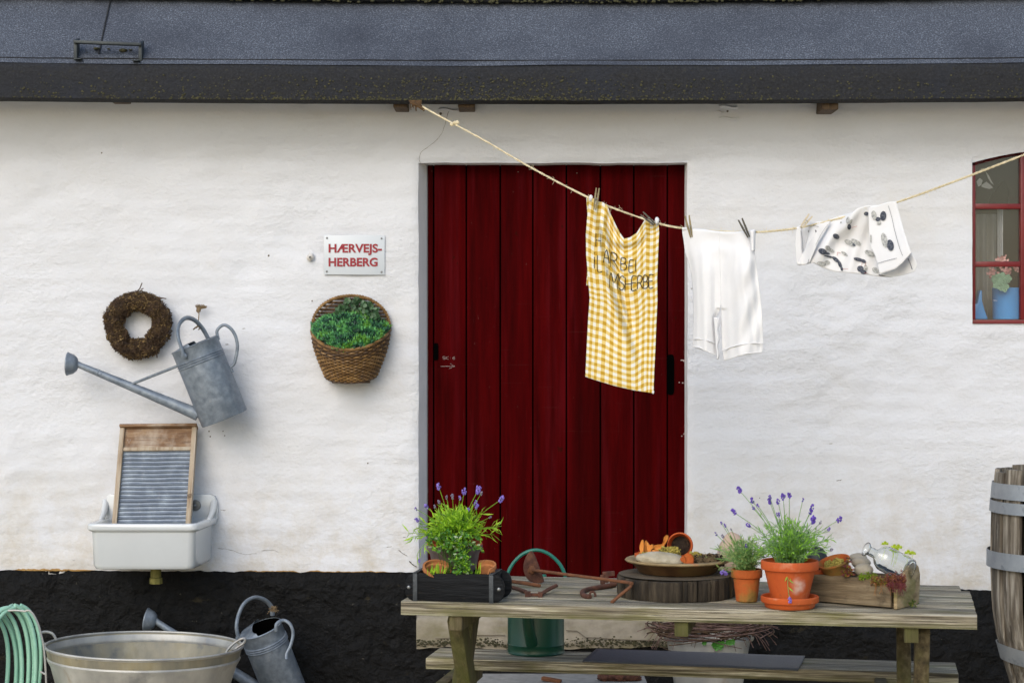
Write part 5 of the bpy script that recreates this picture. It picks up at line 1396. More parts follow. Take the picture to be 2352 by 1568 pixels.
# ------------------------------------------------------------------ log slice, dish and contents
Z7 = lambda a, b: (1378 + a*.24935, 1177 + b*.24935)
lc = Q(1553, 1360, 6.11); LR = .187
t = thing('log_slice', 'thick weathered log slice carrying the clay dish on the table', 'log slice', loc=(lc.x, lc.y, TT))
def lr(a): return LR*(1 + .035*fbm(math.cos(a)*2, math.sin(a)*2, 0, 2) + .012*fbm(a*9, 0, 3, 2))
mb = MB(); n = 420
def groove(a):
    q_ = a*17/(2*PI) + .35*math.sin(a*5); return -.012*max(0, 1 - abs((q_ % 1)-.5)*11) - .004*max(0, 1-abs(((q_*2.7) % 1)-.5)*7)
loops = []
for z_, s_ in ((.001,.985),(.006,1.0),(.03,1.0),(.055,1.0),(.064,.992),(.0665,.975)):
    loops.append([Vector((lc.x + (lr(2*PI*k/n)*s_ + groove(2*PI*k/n))*math.cos(2*PI*k/n), lc.y + (lr(2*PI*k/n)*s_ + groove(2*PI*k/n))*math.sin(2*PI*k/n), TT + z_*(1+.06*math.sin(2*PI*k/n*1+1)))) for k in range(n)])
mb.loft(loops); mb.build('side', K['logside'], t)
mb = MB(); mb.lathe([(LR*.97,.0685),(LR*.6,.069),(0,.069)], 60, Matrix.Translation((lc.x, lc.y, TT)), wob=.0); mb.build('cut_top', K['logtop'], t)
dc = Vector((lc.x + .005, lc.y+.01, TT+.070))
t = thing('clay_dish', 'wide shallow clay dish with a pale worn rim on the log slice', 'dish', loc=dc)
mb = MB(); mb.lathe([(0,.001),(.115,.001),(.122,.004),(.142,.03),(.155,.034),(.163,.0375)], 64, Matrix.Translation(dc)); mb.build('bowl', K['dishm'], t)
mb = MB(); mb.lathe([(.163,.0375),(.166,.041),(.162,.045),(.150,.046),(.141,.040),(.12,.012),(0,.012)], 64, Matrix.Translation(dc)); mb.build('rim', K['dishr'], t)
mb = MB(); p = Q(*Z7(578,452), 6.03); mb.blob(p + Vector((0,0,.006)), (.082,.04,.025), .12, 1.2, 36, 22, rot=Matrix.Rotation(R(4),3,'Y'))
solo(mb, 'stone', K['stone'], 'smooth pale oval stone lying at the front of the clay dish', 'stone', p - Vector((0,0,.024)))
mb = MB(); mb.sheet(lambda u, v: dc + Vector((.14*math.sqrt(v)*math.cos(u*2*PI), .14*math.sqrt(v)*math.sin(u*2*PI), .034 + .006*fbm(u*8, v*6, 0, 3))), 60, 14)
for i in range(700):
    a, b = rnd.gauss(1005, 62), rnd.gauss(450, 28); a = max(850, min(1150, a)); b = max(385, min(500, b))
    r = rnd.uniform(.002,.0055); mb.blob(Q(*Z7(a,b), 6.07+rnd.uniform(-.04,.04)), (r*1.2,r,r), .5, 3, 6, 4, seed=i)
for i in range(120):
    p = Q(*Z7(rnd.gauss(1000,60), rnd.gauss(440,28)), 6.03); mb.tube([p, p + Vector((rnd.uniform(-.012,.012),-.004,rnd.uniform(-.01,.01))), p + Vector((rnd.uniform(-.018,.018),-.002,rnd.uniform(-.012,.012)))], .0006, 3, mi=1)
solo(mb, 'soil', [K['soil'], K['twine']], 'dark heap of rooty soil on the right of the clay dish', 'soil', dc, kind='stuff')
# small pot with shards
sp = Q(*Z7(395,430), 6.10)
mb = MB(); mb.lathe([(.0,.0),(.024,.0),(.028,.02),(.034,.026),(.034,.036),(.030,.037),(.028,.03)], 30, Matrix.Translation(sp + Vector((.012,0,-.012))) @ Matrix.Rotation(R(-8),4,'Y'))
solo(mb, 'small_pot', K['terra'], 'small terracotta pot holding the upright shards, at the left of the clay dish', 'small pot', sp)
def shard(poly, D, label, th=.006, bend=.012):
    P = smooth_path([(a, b, 0) for a, b in poly], 3, True); mb = MB()
    cx = sum(p.x for p in P)/len(P); wx = max(abs(p.x-cx) for p in P)
    o = [Q(*Z7(p.x, p.y), D + bend*((p.x-cx)/wx)**2) for p in P]
    mb.prism(list(reversed(o)), (th*.5, th, 0))
    solo(mb, 'shard', K['terrao'] if D < 6.03 else K['shard'], label, 'pot shard', (sum((p.x for p in o))/len(o), o[0].y, min(p.z for p in o)), group='terracotta shards in the dish', bevel=.0012)
shard([(385,250),(368,290),(365,340),(385,395),(405,390),(400,350),(404,290),(398,258)], 6.08, 'leftmost narrow upright shard in the small pot')
shard([(420,255),(410,280),(405,330),(400,390),(425,395),(440,330),(436,280)], 6.095, 'second narrow upright shard in the small pot')
shard([(430,270),(436,340),(450,400),(470,395),(472,340),(495,325),(480,290),(455,300)], 6.07, 'notched upright shard third from the left in the dish')
shard([(495,300),(488,322),(515,340),(560,332),(590,300),(575,288)], 6.09, 'flat broad shard lying left of the tipped pot')
shard([(610,205),(590,225),(582,265),(566,300),(575,318),(600,285),(625,240),(625,215)], 6.085, 'pointed shard leaning against the rim of the tipped pot')
shard([(480,345),(478,390),(540,395),(545,350),(510,340)], 6.05, 'low shard stuck in moss behind the pale stone')
shard([(800,370),(770,405),(785,450),(820,492),(855,480),(862,420),(840,385)], 5.99, 'dull brown shard leaning between the pale stone and the soil heap')
shard([(745,410),(740,435),(770,462),(800,470),(790,430),(770,400)], 5.985, 'small reddish shard touching the right end of the pale stone')
def moss(cx, cy, sx, sy, D, n, m, label, zf_=Z7, r0=.002, r1=.005, cat='moss', nm='moss'):
    mb = MB()
    for i in range(n):
        a, b = rnd.gauss(cx, sx), rnd.gauss(cy, sy)
        if abs(a-cx) > 2*sx or abs(b-cy) > 2*sy: continue
        r = rnd.uniform(r0, r1); mb.blob(Q(*zf_(a, b), D + rnd.uniform(-.02,.02)), (r,r,r), .5, 3, 6, 4, seed=i)
    c = Q(*zf_(cx, cy+sy), D)
    return solo(mb, nm, m, label, cat, c, kind='stuff')
moss(640, 365, 52, 24, 6.07, 420, K['moss_y'], 'yellow and black moss clump between the pale stone and the tipped pot')
moss(880, 388, 28, 12, 6.07, 160, K['moss_y'], 'small yellow-green moss clump below the tipped pot')
moss(450, 385, 50, 10, 6.07, 120, K['moss_y'], 'low moss around the feet of the upright shards')
# tipped pot
tp_ = Q(*Z7(735, 300), 6.09)
dirv = Vector((-.18, -.95, .12)).normalized()     # opening faces the camera
Mt = Matrix.Translation(tp_) @ dirv.to_track_quat('Z', 'Y').to_matrix().to_4x4() @ Matrix.Translation((0, 0, -.078))
mb = MB(); mb.lathe(pot_profile(.041, .027, .078, .25, .005, .003), 44, Mt)
mb.lathe([(.030,.045),(.02,.050),(0,.052)], 20, Mt, mi=1, wob=.02)
solo(mb, 'tipped_pot', [K['terra'], K['soil']], 'terracotta pot tipped on its side in the clay dish with its opening towards the viewer', 'flower pot', tp_ - Vector((0,0,.04)))
# large stone behind
p = Q(1684, 1282, 6.36); mb = MB(); mb.blob(p, (.052,.04,.085), .1, 1.1, 30, 20)
solo(mb, 'stone', K['stonep'], 'large pinkish boulder standing behind the small lavender pot', 'stone', (p.x, p.y, TT))

# ------------------------------------------------------------------ pots with lavender
Z8 = lambda a, b: (1607.8 + a*.30429, 1091 + b*.30429)
sc_ = Q(1715, 1380, 5.96); sc_.z = TT+.001
t = thing('flower_pot', 'small stained terracotta pot with old lavender, between the log slice and the large pot', 'flower pot', loc=sc_)
mb = MB(); mb.lathe(pot_profile(.048, .033, .1, .26), 44, Matrix.Translation(sc_)); mb.build('clay_wall', K['terrao'], t)
mb = MB(); mb.lathe([(.041,.085),(.02,.09),(0,.088)], 20, Matrix.Translation(sc_)); mb.build('soil', K['soil'], t)
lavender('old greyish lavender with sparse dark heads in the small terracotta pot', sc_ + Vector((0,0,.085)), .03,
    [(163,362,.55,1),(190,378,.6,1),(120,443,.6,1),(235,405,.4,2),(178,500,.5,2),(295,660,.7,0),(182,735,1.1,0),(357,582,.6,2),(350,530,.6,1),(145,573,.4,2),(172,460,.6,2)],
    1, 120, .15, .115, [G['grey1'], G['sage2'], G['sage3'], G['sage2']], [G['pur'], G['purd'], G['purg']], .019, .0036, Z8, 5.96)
bc_ = Q(1814, 1390, 5.825); bc_.z = TT+.001
t = thing('saucer', 'round terracotta saucer under the large lavender pot at the front edge of the table', 'saucer', loc=bc_)
mb = MB(); mb.lathe([(0,0),(.07,0),(.074,.003),(.077,.014),(.085,.017),(.087,.02),(.087,.033),(.084,.036),(.081,.034),(.075,.01),(0,.009)], 56, Matrix.Translation(bc_)); mb.build('dish', K['terra'], t)
def spotmat():
    m = mat('terracotta_bloom', [(.4,.06,.007), (.48,.082,.010), (.54,.11,.02)], scale=6, rough=.7, bump=.12, bscale=90, layers=[((.24,.05,.013), 7, .5, .7, (1,1,.6), .55), ((.6,.36,.22), 16, .58, .75, (1,1,1), .45), ((.1,.04,.02), 34, .66, .72, (1,1,1), .6)])
    t = m.node_tree; N = t.nodes; L = t.links; b = N['Principled BSDF']; tc = [x for x in N if x.type == 'TEX_COORD'][0]
    vm = N.new('ShaderNodeVectorMath'); vm.operation = 'DISTANCE'; vm.inputs[1].default_value = (.018, -.075, .058)
    ns = N.new('ShaderNodeTexNoise'); ns.inputs['Scale'].default_value = 38; ns.inputs['Detail'].default_value = 5; L.new(tc.outputs['Object'], ns.inputs[0])
    L.new(tc.outputs['Object'], vm.inputs[0])
    mr = N.new('ShaderNodeMapRange'); mr.inputs['From Min'].default_value = .034; mr.inputs['From Max'].default_value = .012; L.new(vm.outputs['Value'], mr.inputs[0])
    m2 = N.new('ShaderNodeMapRange'); m2.inputs['From Min'].default_value = .35; m2.inputs['From Max'].default_value = .7; L.new(ns.outputs[0], m2.inputs[0])
    mu = N.new('ShaderNodeMath'); mu.operation = 'MULTIPLY'; L.new(mr.outputs[0], mu.inputs[0]); L.new(m2.outputs[0], mu.inputs[1])
    mx = N.new('ShaderNodeMix'); mx.data_type = 'RGBA'; src = b.inputs['Base Color'].links[0].from_socket
    L.new(mu.outputs[0], mx.inputs[0]); L.new(src, mx.inputs[6]); mx.inputs[7].default_value = (.62,.5,.44,1); L.new(mx.outputs[2], b.inputs['Base Color'])
    return m
pb = bc_ + Vector((0, 0, .011))
t = thing('flower_pot', 'large orange terracotta pot with a whitish bloom, standing in the saucer', 'flower pot', loc=pb)
mb = MB(); mb.lathe(pot_profile(.0865, .052, .131, .21, .007), 64, Matrix.Translation(pb)); mb.build('clay_wall', spotmat(), t)
mb = MB(); mb.lathe([(.079,.115),(.04,.12),(0,.118)], 30, Matrix.Translation(pb)); mb.build('soil', K['soil'], t)
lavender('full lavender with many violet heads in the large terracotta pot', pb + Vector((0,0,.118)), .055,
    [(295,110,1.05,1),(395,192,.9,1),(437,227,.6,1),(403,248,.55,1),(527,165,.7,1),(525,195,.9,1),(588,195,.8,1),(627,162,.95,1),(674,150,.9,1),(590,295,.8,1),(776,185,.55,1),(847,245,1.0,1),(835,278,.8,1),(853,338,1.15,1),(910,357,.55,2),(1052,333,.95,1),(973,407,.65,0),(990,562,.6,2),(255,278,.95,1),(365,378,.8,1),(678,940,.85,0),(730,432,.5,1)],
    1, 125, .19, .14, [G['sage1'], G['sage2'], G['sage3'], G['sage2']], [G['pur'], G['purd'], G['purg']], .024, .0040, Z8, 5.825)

# ------------------------------------------------------------------ wooden trough and contents
To = Vector((1.148, 5.775-CD, TT+.001)); ta = R(-36)
Mg = Matrix.Translation(To) @ Matrix.Rotation(ta, 4, 'Z')      # local: x runs left to -L, y back
TGL, TGW = .37, .15
t = thing('wooden_trough', 'old weathered wooden trough with raised rounded end board on the right of the table', 'trough', M=Mg @ Matrix.Translation((-TGL/2, TGW/2, 0)))
def tg(mb): return mb.tf(Mg)
mb = MB(); mb.box((-TGL/2-.01, .008, .045), (TGL-.02, .016, .082)); tg(mb).build('front_board', K['trough'], t, bevel=.003)
mb = MB(); mb.box((-TGL/2-.01, TGW-.008, .045), (TGL-.02, .016, .082)); tg(mb).build('back_board', K['trough'], t, bevel=.003)
mb = MB(); mb.box((-TGL/2-.01, TGW/2, .008), (TGL-.02, TGW-.034, .012)); tg(mb).build('bottom_board', K['trough'], t)
for X, h in ((-.010, .128), (-TGL, .1)):
    mb = MB(); o = [Vector((X, .0-.003, 0)), Vector((X, TGW+.004, 0))]
    top = [(TGW+.012, .05), (TGW+.014, .09), (TGW+.003, .115), (TGW-.02, h), (TGW-.06, h-.004), (.06, h-.022), (.02, .09), (-.003, .078)]
    mb.prism(o + [Vector((X, a, b)) for a, b in top], (.012, 0, 0)); tg(mb).build('end_board', K['troughe'], t, bevel=.003)
mb = MB(); mb.sheet(lambda u, v: Mg @ Vector((lerp(-TGL+.015, -.012, u), lerp(.017, TGW-.017, v), .068 + .008*fbm(u*9, v*4, 0, 3))), 60, 24)
solo(mb, 'soil', K['soil'], 'dark soil filling the wooden trough', 'soil', To, kind='stuff')
# bowl
p = Q(*Z8(1020, 690), 5.93)
Mb = Matrix.Translation(p) @ Matrix.Rotation(R(-18), 4, 'Y') @ Matrix.Rotation(R(12), 4, 'X') @ Matrix.Translation((0,0,-.02))
mb = MB(); mb.lathe([(0,0),(.036,0),(.048,.034),(.051,.036),(.051,.04),(.047,.041),(.034,.008),(0,.008)], 44, Mb)
mb2 = mb
t = thing('clay_bowl', 'shallow terracotta bowl tilted up in the wooden trough', 'bowl', loc=p)
mb.build('bowl_wall', K['terrao'], t)
mb = MB()
for i in range(120):
    r = rnd.uniform(.003,.006); a, q_ = rnd.uniform(0,2*PI), .03*math.sqrt(rnd.random()); mb.blob(Mb @ Vector((q_*math.cos(a), q_*math.sin(a), .022+rnd.uniform(0,.014))), (r,r,r), .4, 3, 6, 4, seed=i)
o = mb.build('moss_filling', K['moss_y'], t); o['kind'] = 'stuff'
for (a, b, ra, rb, D, lab) in ((1195,625,68,40,6.0,'rearmost of the three grey pebbles beside the glass bottle'), (1215,658,72,45,5.95,'middle grey pebble of the pile beside the glass bottle'), (1235,712,72,50,5.88,'front round grey pebble resting on moss beside the glass bottle')):
    p = Q(*Z8(a, b), D); s = .30429*D/F; mb = MB(); mb.blob(p, (ra*s, ra*s*.8, rb*s), .07, 1.3, 26, 16, seed=a)
    solo(mb, 'pebble', K['stoneg'], lab, 'pebble', p - Vector((0,0,rb*s)), group='grey pebbles in the trough')
p = Q(*Z8(885, 655), 6.1); mb = MB(); mb.blob(p, (.036,.035,.05), .06, 1.2, 26, 16)
solo(mb, 'stone', K['stoned'], 'black rounded stone behind the large pot, left of the clay bowl', 'stone', (p.x, p.y, TT))
p = Q(*Z8(870, 745), 5.97); mb = MB(); mb.lathe([(.02,-.03),(.03,.0),(.036,.002),(.036,.012),(.032,.013),(.03,0),(0,-.01)], 30, Matrix.Translation(p) @ Matrix.Rotation(R(10),4,'Y'))
solo(mb, 'small_pot', K['terra'], 'small terracotta pot sunk in the trough just right of the large pot', 'small pot', p - Vector((0,0,.03)))
# bottle
K['bottle'] = mat('clear_bottle_glass', [(.97,.99,.985)], bump=0, rough=.01)
K['bottle'].node_tree.nodes['Principled BSDF'].inputs['Transmission Weight'].default_value = 1
K['bottle'].node_tree.nodes['Principled BSDF'].inputs['IOR'].default_value = 1.46
b0, b1 = Q(*Z8(1252, 556), 5.84), Q(*Z8(1590, 725), 5.88)
dv = (b0-b1); Lb = dv.length; Mbt = Matrix.Translation(b1) @ dv.to_track_quat('Z', 'Y').to_matrix().to_4x4()
mb = MB(); r_ = .040
pf_ = [(0,.004),(r_*.8,.002),(r_*.97,.008),(r_,.02),(r_,Lb*.56),(r_*.96,Lb*.62),(r_*.75,Lb*.70),(r_*.45,Lb*.76),(r_*.36,Lb*.80),(r_*.36,Lb*.93),(r_*.42,Lb*.96),(r_*.55,Lb*.985),(r_*.55,Lb)]
inner = [(0, .007), (r_*.75,.006)] + [(a-.0024, b_) for a, b_ in pf_[2:]]
mb.lathe(pf_ + [(r_*.5, Lb+.001)] + inner[::-1], 48, Mbt)
solo(mb, 'glass_bottle', K['bottle'], 'clear glass bottle lying tilted on the wooden trough', 'bottle', b1)
# sedums
def sedum(cx, cy, sx, sy, D, n, gs, label, hang=0, L0=.006):
    mb = MB()
    for i in range(n):
        a, b = rnd.uniform(-1,1)*sx + cx, rnd.gauss(cy, sy*.5); p = Q(*Z8(a, b), D + rnd.uniform(-.012,.015) + (cx-a)*.00012)
        for k in range(6):
            d = Vector((rnd.uniform(-1,1), rnd.uniform(-1,.3), rnd.uniform(-.4,1))); mb.leaf(p, d, L0*rnd.uniform(.7,1.4), L0*.5, rnd.randrange(len(gs)), fold=.5)
    for i in range(hang):
        a = cx + rnd.uniform(-1,1)*sx; p = Q(*Z8(a, cy+10), D-.014+(cx-a)*.00012); l = rnd.uniform(.01,.04)
        mb.tube([p, p + Vector((rnd.uniform(-.004,.004),-.003,-l*.5)), p + Vector((rnd.uniform(-.008,.008),-.002,-l))], .0007, 3, mi=0)
    solo(mb, 'sedum', [G[g_] for g_ in gs], label, 'sedum', Q(*Z8(cx, cy+sy), D), kind='stuff', flatshade=True)
sedum(1262, 768, 62, 26, 5.84, 110, ['sedg','sedg','lime2'], 'low yellow-green sedum under the round grey pebble')
sedum(1385, 800, 95, 34, 5.80, 190, ['sedo','sedr','sedg'], 'orange stonecrop spilling over the front of the trough', 10)
sedum(1480, 800, 70, 55, 5.775, 260, ['sedr','sedr','sedo'], 'crimson stonecrop hanging over the corner of the trough', 46)
def rosette(px, py, D, R_, gs, n, up, mb):
    p = Q(*Z8(px, py), D)
    for k in range(n):
        a = k*2.4; f = k/n; d = (Vector((math.cos(a)*(.3+f), math.sin(a)*(.3+f)-.2, 1.1-f*.8))).normalized()
        mb.leaf(p, d, R_*(.6+.5*f), R_*.32, gs[k % len(gs)], fold=.4)
mb = MB()
for (a, b, r) in ((1110,700,.018),(1120,660,.014),(1135,720,.016),(1085,735,.014),(1100,765,.018),(1145,755,.013),(1120,740,.016),(1115,630,.01)): rosette(a, b, 5.86, r, (0,0,1,2), 22, None, mb)
solo(mb, 'houseleek', [G['sedr'], G['sedo'], G['sedg']], 'red-green houseleek rosettes between the clay bowl and the pebbles', 'houseleek', Q(*Z8(1110,770), 5.86), flatshade=True)
mb = MB()
for (a, b, r) in ((1395,518,.012),(1465,545,.014),(1495,545,.014),(1570,585,.013),(1602,592,.012),(1480,560,.01)):
    p = Q(*Z8(a, b), 5.97); q_ = Q(*Z8(a-25, b+130), 5.95); mb.tube(smooth_path([q_, lerp(q_, p, .6)+Vector((.004,0,.004)), p], 4), .0008, 4, mi=0)
    for k in range(5): an = R(-20+55*k); mb.rleaf(p, Vector((math.cos(an), -.3, math.sin(an)*.4)), r, r*.8, 0, up=(0,-.6,1))
solo(mb, 'seedling', G['yel'], 'yellow-green seedlings rising behind the glass bottle', 'seedling', Q(*Z8(1480,690), 5.95), kind='stuff', flatshade=True)
mb = MB()
for i in range(70):
    p = Q(*Z8(rnd.gauss(1600,18), rnd.gauss(968,14)), 5.83)
    mb.leaf(p, Vector((rnd.uniform(-1,1), -.5, rnd.uniform(-.2,1))), .009, .003, rnd.choice((0,1)))
solo(mb, 'moss_tuft', [G['sedg'], G['lime3']], 'little green moss tuft at the foot of the trough end board', 'moss', Q(*Z8(1600,990), 5.83), kind='stuff', flatshade=True)

# ================================================================== UNDER AND BEHIND THE TABLE
# slab step with rusty bits
a, b, c, d = onz(1104, 1568, .262), onz(1484, 1568, .262), onz(1480, 1548, .262), onz(1115, 1548, .262)
mb = MB(); x0, x1 = Q(1092, 0, 7.45).x, Q(1482, 0, 7.45).x
mb.box(((x0+x1)/2, 7.25-CD, .131+.003), (x1-x0, .52, .262))
solo(mb, 'stone_slab', K['slab'], 'grey stone slab lying on the ground below the rear bench', 'stone slab', ((x0+x1)/2, 7.2-CD, 0), bevel=.01)
mb = MB()
def tz(a, b, h=.012): return onz(*Z6(a, b), .265+h)
P1 = tz(1250,1545); P2 = tz(1560,1560)
for k, (a, b, r) in enumerate(((1250,1540,.018),(1275,1510,.012),(1345,1535,.02),(1400,1535,.022),(1460,1545,.022),(1520,1550,.02),(1565,1562,.012))):
    q_ = onz(*Z6(a, 1560), .265); mb.blob(Vector((q_.x, q_.y+.03, .265+r*.8)), (r*1.5, r, r*.8), .45, 3, 16, 10, seed=k)
solo(mb, 'rusty_chunk', K['rust'], 'lumpy rusty iron fitting on the stone slab under the bench', 'iron fitting', P1)
mb = MB(); q_ = onz(*Z6(700, 1562), .265); mb.beam(q_ + Vector((-.02,.03,.012)), q_ + Vector((.05,.0,.004)), .022, .014)
solo(mb, 'rusty_bar', K['rustl'], 'short reddish rusty bar on the left of the stone slab', 'iron bar', q_, bevel=.002)

# bucket with twigs
bk = Q(1627, 1475, 7.72); bkz = .375
t = thing('zinc_bucket', 'dented zinc bucket with a twig wreath on it, behind the picnic table', 'bucket', loc=(bk.x, bk.y, 0))
mb = MB(); Mk = Matrix.Translation((bk.x, bk.y, 0))
mb.lathe([(0,.006),(.105,.004),(.107,0),(.165,bkz-.02),(.166,bkz-.015),(.170,bkz-.008),(.171,bkz),(.168,bkz+.004),(.163,bkz),(.12,.1)], 56, Mk, wob=.012); mb.build('body', K['zincp'], t)
for s in (-1, 1):
    mb = MB(); mb.blob((bk.x+s*.168, bk.y-.02, bkz-.002), (.012,.012,.014), .1, 2, 14, 8); mb.build('handle_ear', K['zincp'], t)
mb = MB(); mb.lathe([(.16,bkz-.04),(.08,bkz-.025),(0,bkz-.03)], 24, Mk, wob=.02); mb.build('soil', K['soil'], t)
mb = MB()
for i in range(190):
    R_ = rnd.uniform(.13,.235); z_ = bkz + .045 + rnd.gauss(0, .022); a0 = rnd.uniform(0, 2*PI); da = rnd.uniform(.8, 2.2); tl = rnd.uniform(-.03,.03)
    pts = []
    for k in range(12):
        a = a0 + da*k/11; pts.append(Vector((bk.x + .005 + (R_+.012*math.sin(k*.7+i))*math.cos(a)*1.05, bk.y + R_*.8*math.sin(a), z_ + tl*(k/11-.5)*2 + .008*math.sin(a*2+i))))
    mb.tube(pts, rnd.uniform(.0014,.003), 4, mi=rnd.randint(0, 1))
for i in range(46):
    a = rnd.uniform(PI, 2*PI); s = bk + Vector((.2*math.cos(a), .15*math.sin(a), 0)); s.z = bkz+.03
    e = s + Vector((math.cos(a)*rnd.uniform(.03,.1), -.02, rnd.uniform(-.07,.02))); mb.tube(smooth_path([s, lerp(s,e,.5)+Vector((0,0,.012)), e], 4), .0012, 4, mi=0)
P = [(1545,1432),(1530,1440),(1510,1450),(1500,1468)]
K['vine'] = mat('purple_twig', [(.05,.025,.022), (.11,.06,.05), (.2,.13,.11)], scale=30, bump=.3)
solo(mb, 'twig_wreath', [K['vine'], K['twig']], 'loose ring of purplish twigs lying on the zinc bucket', 'twig wreath', (bk.x, bk.y, bkz), sharp=60)
mb = MB()
for (a, b, r) in ((1085,1225,.03),(1060,1215,.022),(1110,1215,.022),(1215,1190,.02),(1180,1195,.018),(960,1198,.015),(1130,1200,.016)):
    p = Q(*Z7(a, b), 7.55)
    for k in range(6): an = R(60*k+10); mb.rleaf(p, Vector((math.cos(an), -.25, math.sin(an)*.8)), r*.75, r*.55, 0, up=(0,-1,.6))
    mb.tube([p, p + Vector((.01, .05, -.01))], .0012, 4)
solo(mb, 'geranium_leaf', G['ger'], 'bright green lobed leaves peeping over the bucket rim', 'plant', Q(*Z7(1085,1225), 7.6), flatshade=True)

# tub
Z3 = lambda a, b: (a*.3076, 1309.2 + b*.3076)
tc_ = Q(327, 1480, 7.42)
TRZ = tc_.z; t = thing('zinc_tub', 'big round zinc wash tub standing under the sink', 'wash tub', loc=(tc_.x, tc_.y, 0))
Mt = Matrix.Translation((tc_.x, tc_.y, 0)) @ Matrix.Rotation(R(1.2), 4, 'Y')
mb = MB(); r = .372
mb.lathe([(0,.004),(.24,.0),(.262,.006),(.352,TRZ-.075),(.362,TRZ-.058),(.366,TRZ-.048),(.362,TRZ-.038),(.362,TRZ-.03),(.37,TRZ-.012),(.373,TRZ-.004)], 96, Mt, sy=.92)
mb.build('outer_wall', K['zincp'], t)
mb = MB(); mb.lathe([(.372,TRZ-.004),(.366,TRZ-.03),(.364,TRZ-.04),(.358,TRZ-.055),(.345,TRZ-.08),(.256,.01),(0,.01)], 96, Mt, sy=.92)
mb.build('inner_wall', K['zincin'], t)
mb = MB(); mb.tube([Mt @ Vector((.374*math.cos(2*PI*k/96), .374*.92*math.sin(2*PI*k/96), TRZ-.002)) for k in range(96)], .0048, 8, closed=True); mb.build('rolled_rim', K['zincp'], t)
mb = MB(); hc = Q(*Z3(355, 510), 7.5)
mb.tube(smooth_path([Q(*Z3(a, b), 7.5) for a, b in ((345,550),(310,540),(290,500),(300,470),(345,458),(395,475),(420,520))], 5), .0055, 8); mb.build('handle', K['zincp'], t)
mb = MB(); mb.tube(smooth_path([Q(*Z3(a, b), 7.42) for a, b in ((1690,612),(1715,575),(1760,535),(1810,508),(1830,515),(1815,545),(1770,575),(1740,605))], 5), .0075, 8, flat=.7); mb.build('handle', K['zincp'], t)
mb = MB(); mb.prism([Q(*Z3(a, b), 7.36) for a, b in ((1705,612),(1755,590),(1730,700),(1700,820),(1610,860),(1640,730))][::-1], (0,.02,0)); mb.build('algae_patch', K['slime'], t, bevel=.002)

# second zinc can behind the tub
top = Q(*Z3(1945, 432), 7.92); tl = R(-19); fw = R(14)
Rm = Matrix.Rotation(tl, 4, 'Y') @ Matrix.Rotation(fw, 4, 'X')
bs = top - (Rm.to_3x3() @ Vector((0,0,.32)))
Mc = Matrix.Translation(bs) @ Rm
inv = Mc.inverted()
rs = inv @ Q(*Z3(1165, 380), 8.0)
can(Mc, 'smaller galvanised watering can leaning on the black plinth behind the wash tub', R0=.088, H=.32, rose=(rs.x, rs.z, rs.y), root=(-.08,.05), brace=False,
    hoop=[tuple(inv @ Q(*Z3(a, b), D)) for a, b, D in ((1783,515,7.85),(1766,420,7.84),(1785,320,7.86),(1830,240,7.88),(1900,202,7.92),(1975,220,7.96),(2025,270,7.99),(2035,335,8.0))],
    small=[tuple(inv @ Q(*Z3(a, b), D)) for a, b, D in ((2062,455,7.86),(2065,400,7.86),(2115,372,7.88),(2165,400,7.88),(2188,470,7.88),(2170,560,7.87),(2142,620,7.86),(2140,665,7.85))])
mb = MB(); kk = Q(*Z3(2042, 285), 7.95)
for i in range(8): mb.tube([kk + Vector((rnd.uniform(-.012,.012), -.008, rnd.uniform(-.012,.012))) for _ in range(4)], .0022, 5)
for i in range(22): mb.tube([kk, kk + Vector((rnd.uniform(-.026,.028), -.006, rnd.uniform(-.022,.016)))], .0011, 4)
solo(mb, 'twine', K['twine'], 'frayed twine bow tied on the handle of the lower watering can', 'twine', kk)

# hose on wire stand
t = thing('garden_hose', 'mint green garden hose coiled beside the wash tub', 'hose', loc=Q(10, 1568, 7.3) - Vector((0,0,.2)))
mb = MB()
hcx = Q(-8, 1525, 7.3)
prev = None; path = []
specs = [(-30,6,1420),(-18,20,1414),(-8,32,1412),(2,44,1409),(12,55,1405),(22,66,1401),(30,76,1398),(38,84,1399)]
for i, (tx, rx, ty) in enumerate(specs):
    hw = (rx-tx+10)*7.3/F; hh = .25
    c = Q(tx-12, 1540, 7.3 + .014*(i % 3)); c.z = Q(0, ty, 7.3).z - hh; c.x -= 0
    for k in range(36):
        a = 2*PI*k/36 + PI/2
        path.append(c + Vector((hw*math.cos(-a) + .008*math.sin(a+i*1.7) + .004*math.sin(a*2+i), .09*math.sin(a+1.1), hh*(abs(math.sin(a))**.9*math.copysign(1, math.sin(a))) + .01*k/36)))
mb.tube(smooth_path(path, 2), .0083, 10)
mb.build('coil', K['hose'], t)
mb = MB()
for pts in ([(190,305),(215,298),(250,330),(285,400),(305,470),(325,560),(338,700),(345,842),(348,1000)], [(60,300),(120,298),(190,305)], [(300,755),(340,775)]):
    P = [Q(*Z3(a, b), 7.22) for a, b in pts]; mb.tube(smooth_path(P, 6) if len(P) > 2 else P, .0038, 8)
mb.tube([Q(*Z3(348,1000), 7.22), Q(*Z3(350,1250), 7.22)], .0038, 8)
solo(mb, 'hose_stand', K['zincp'], 'bent pale wire stand holding the coiled hose', 'hose stand', Q(*Z3(348,1250), 7.22))

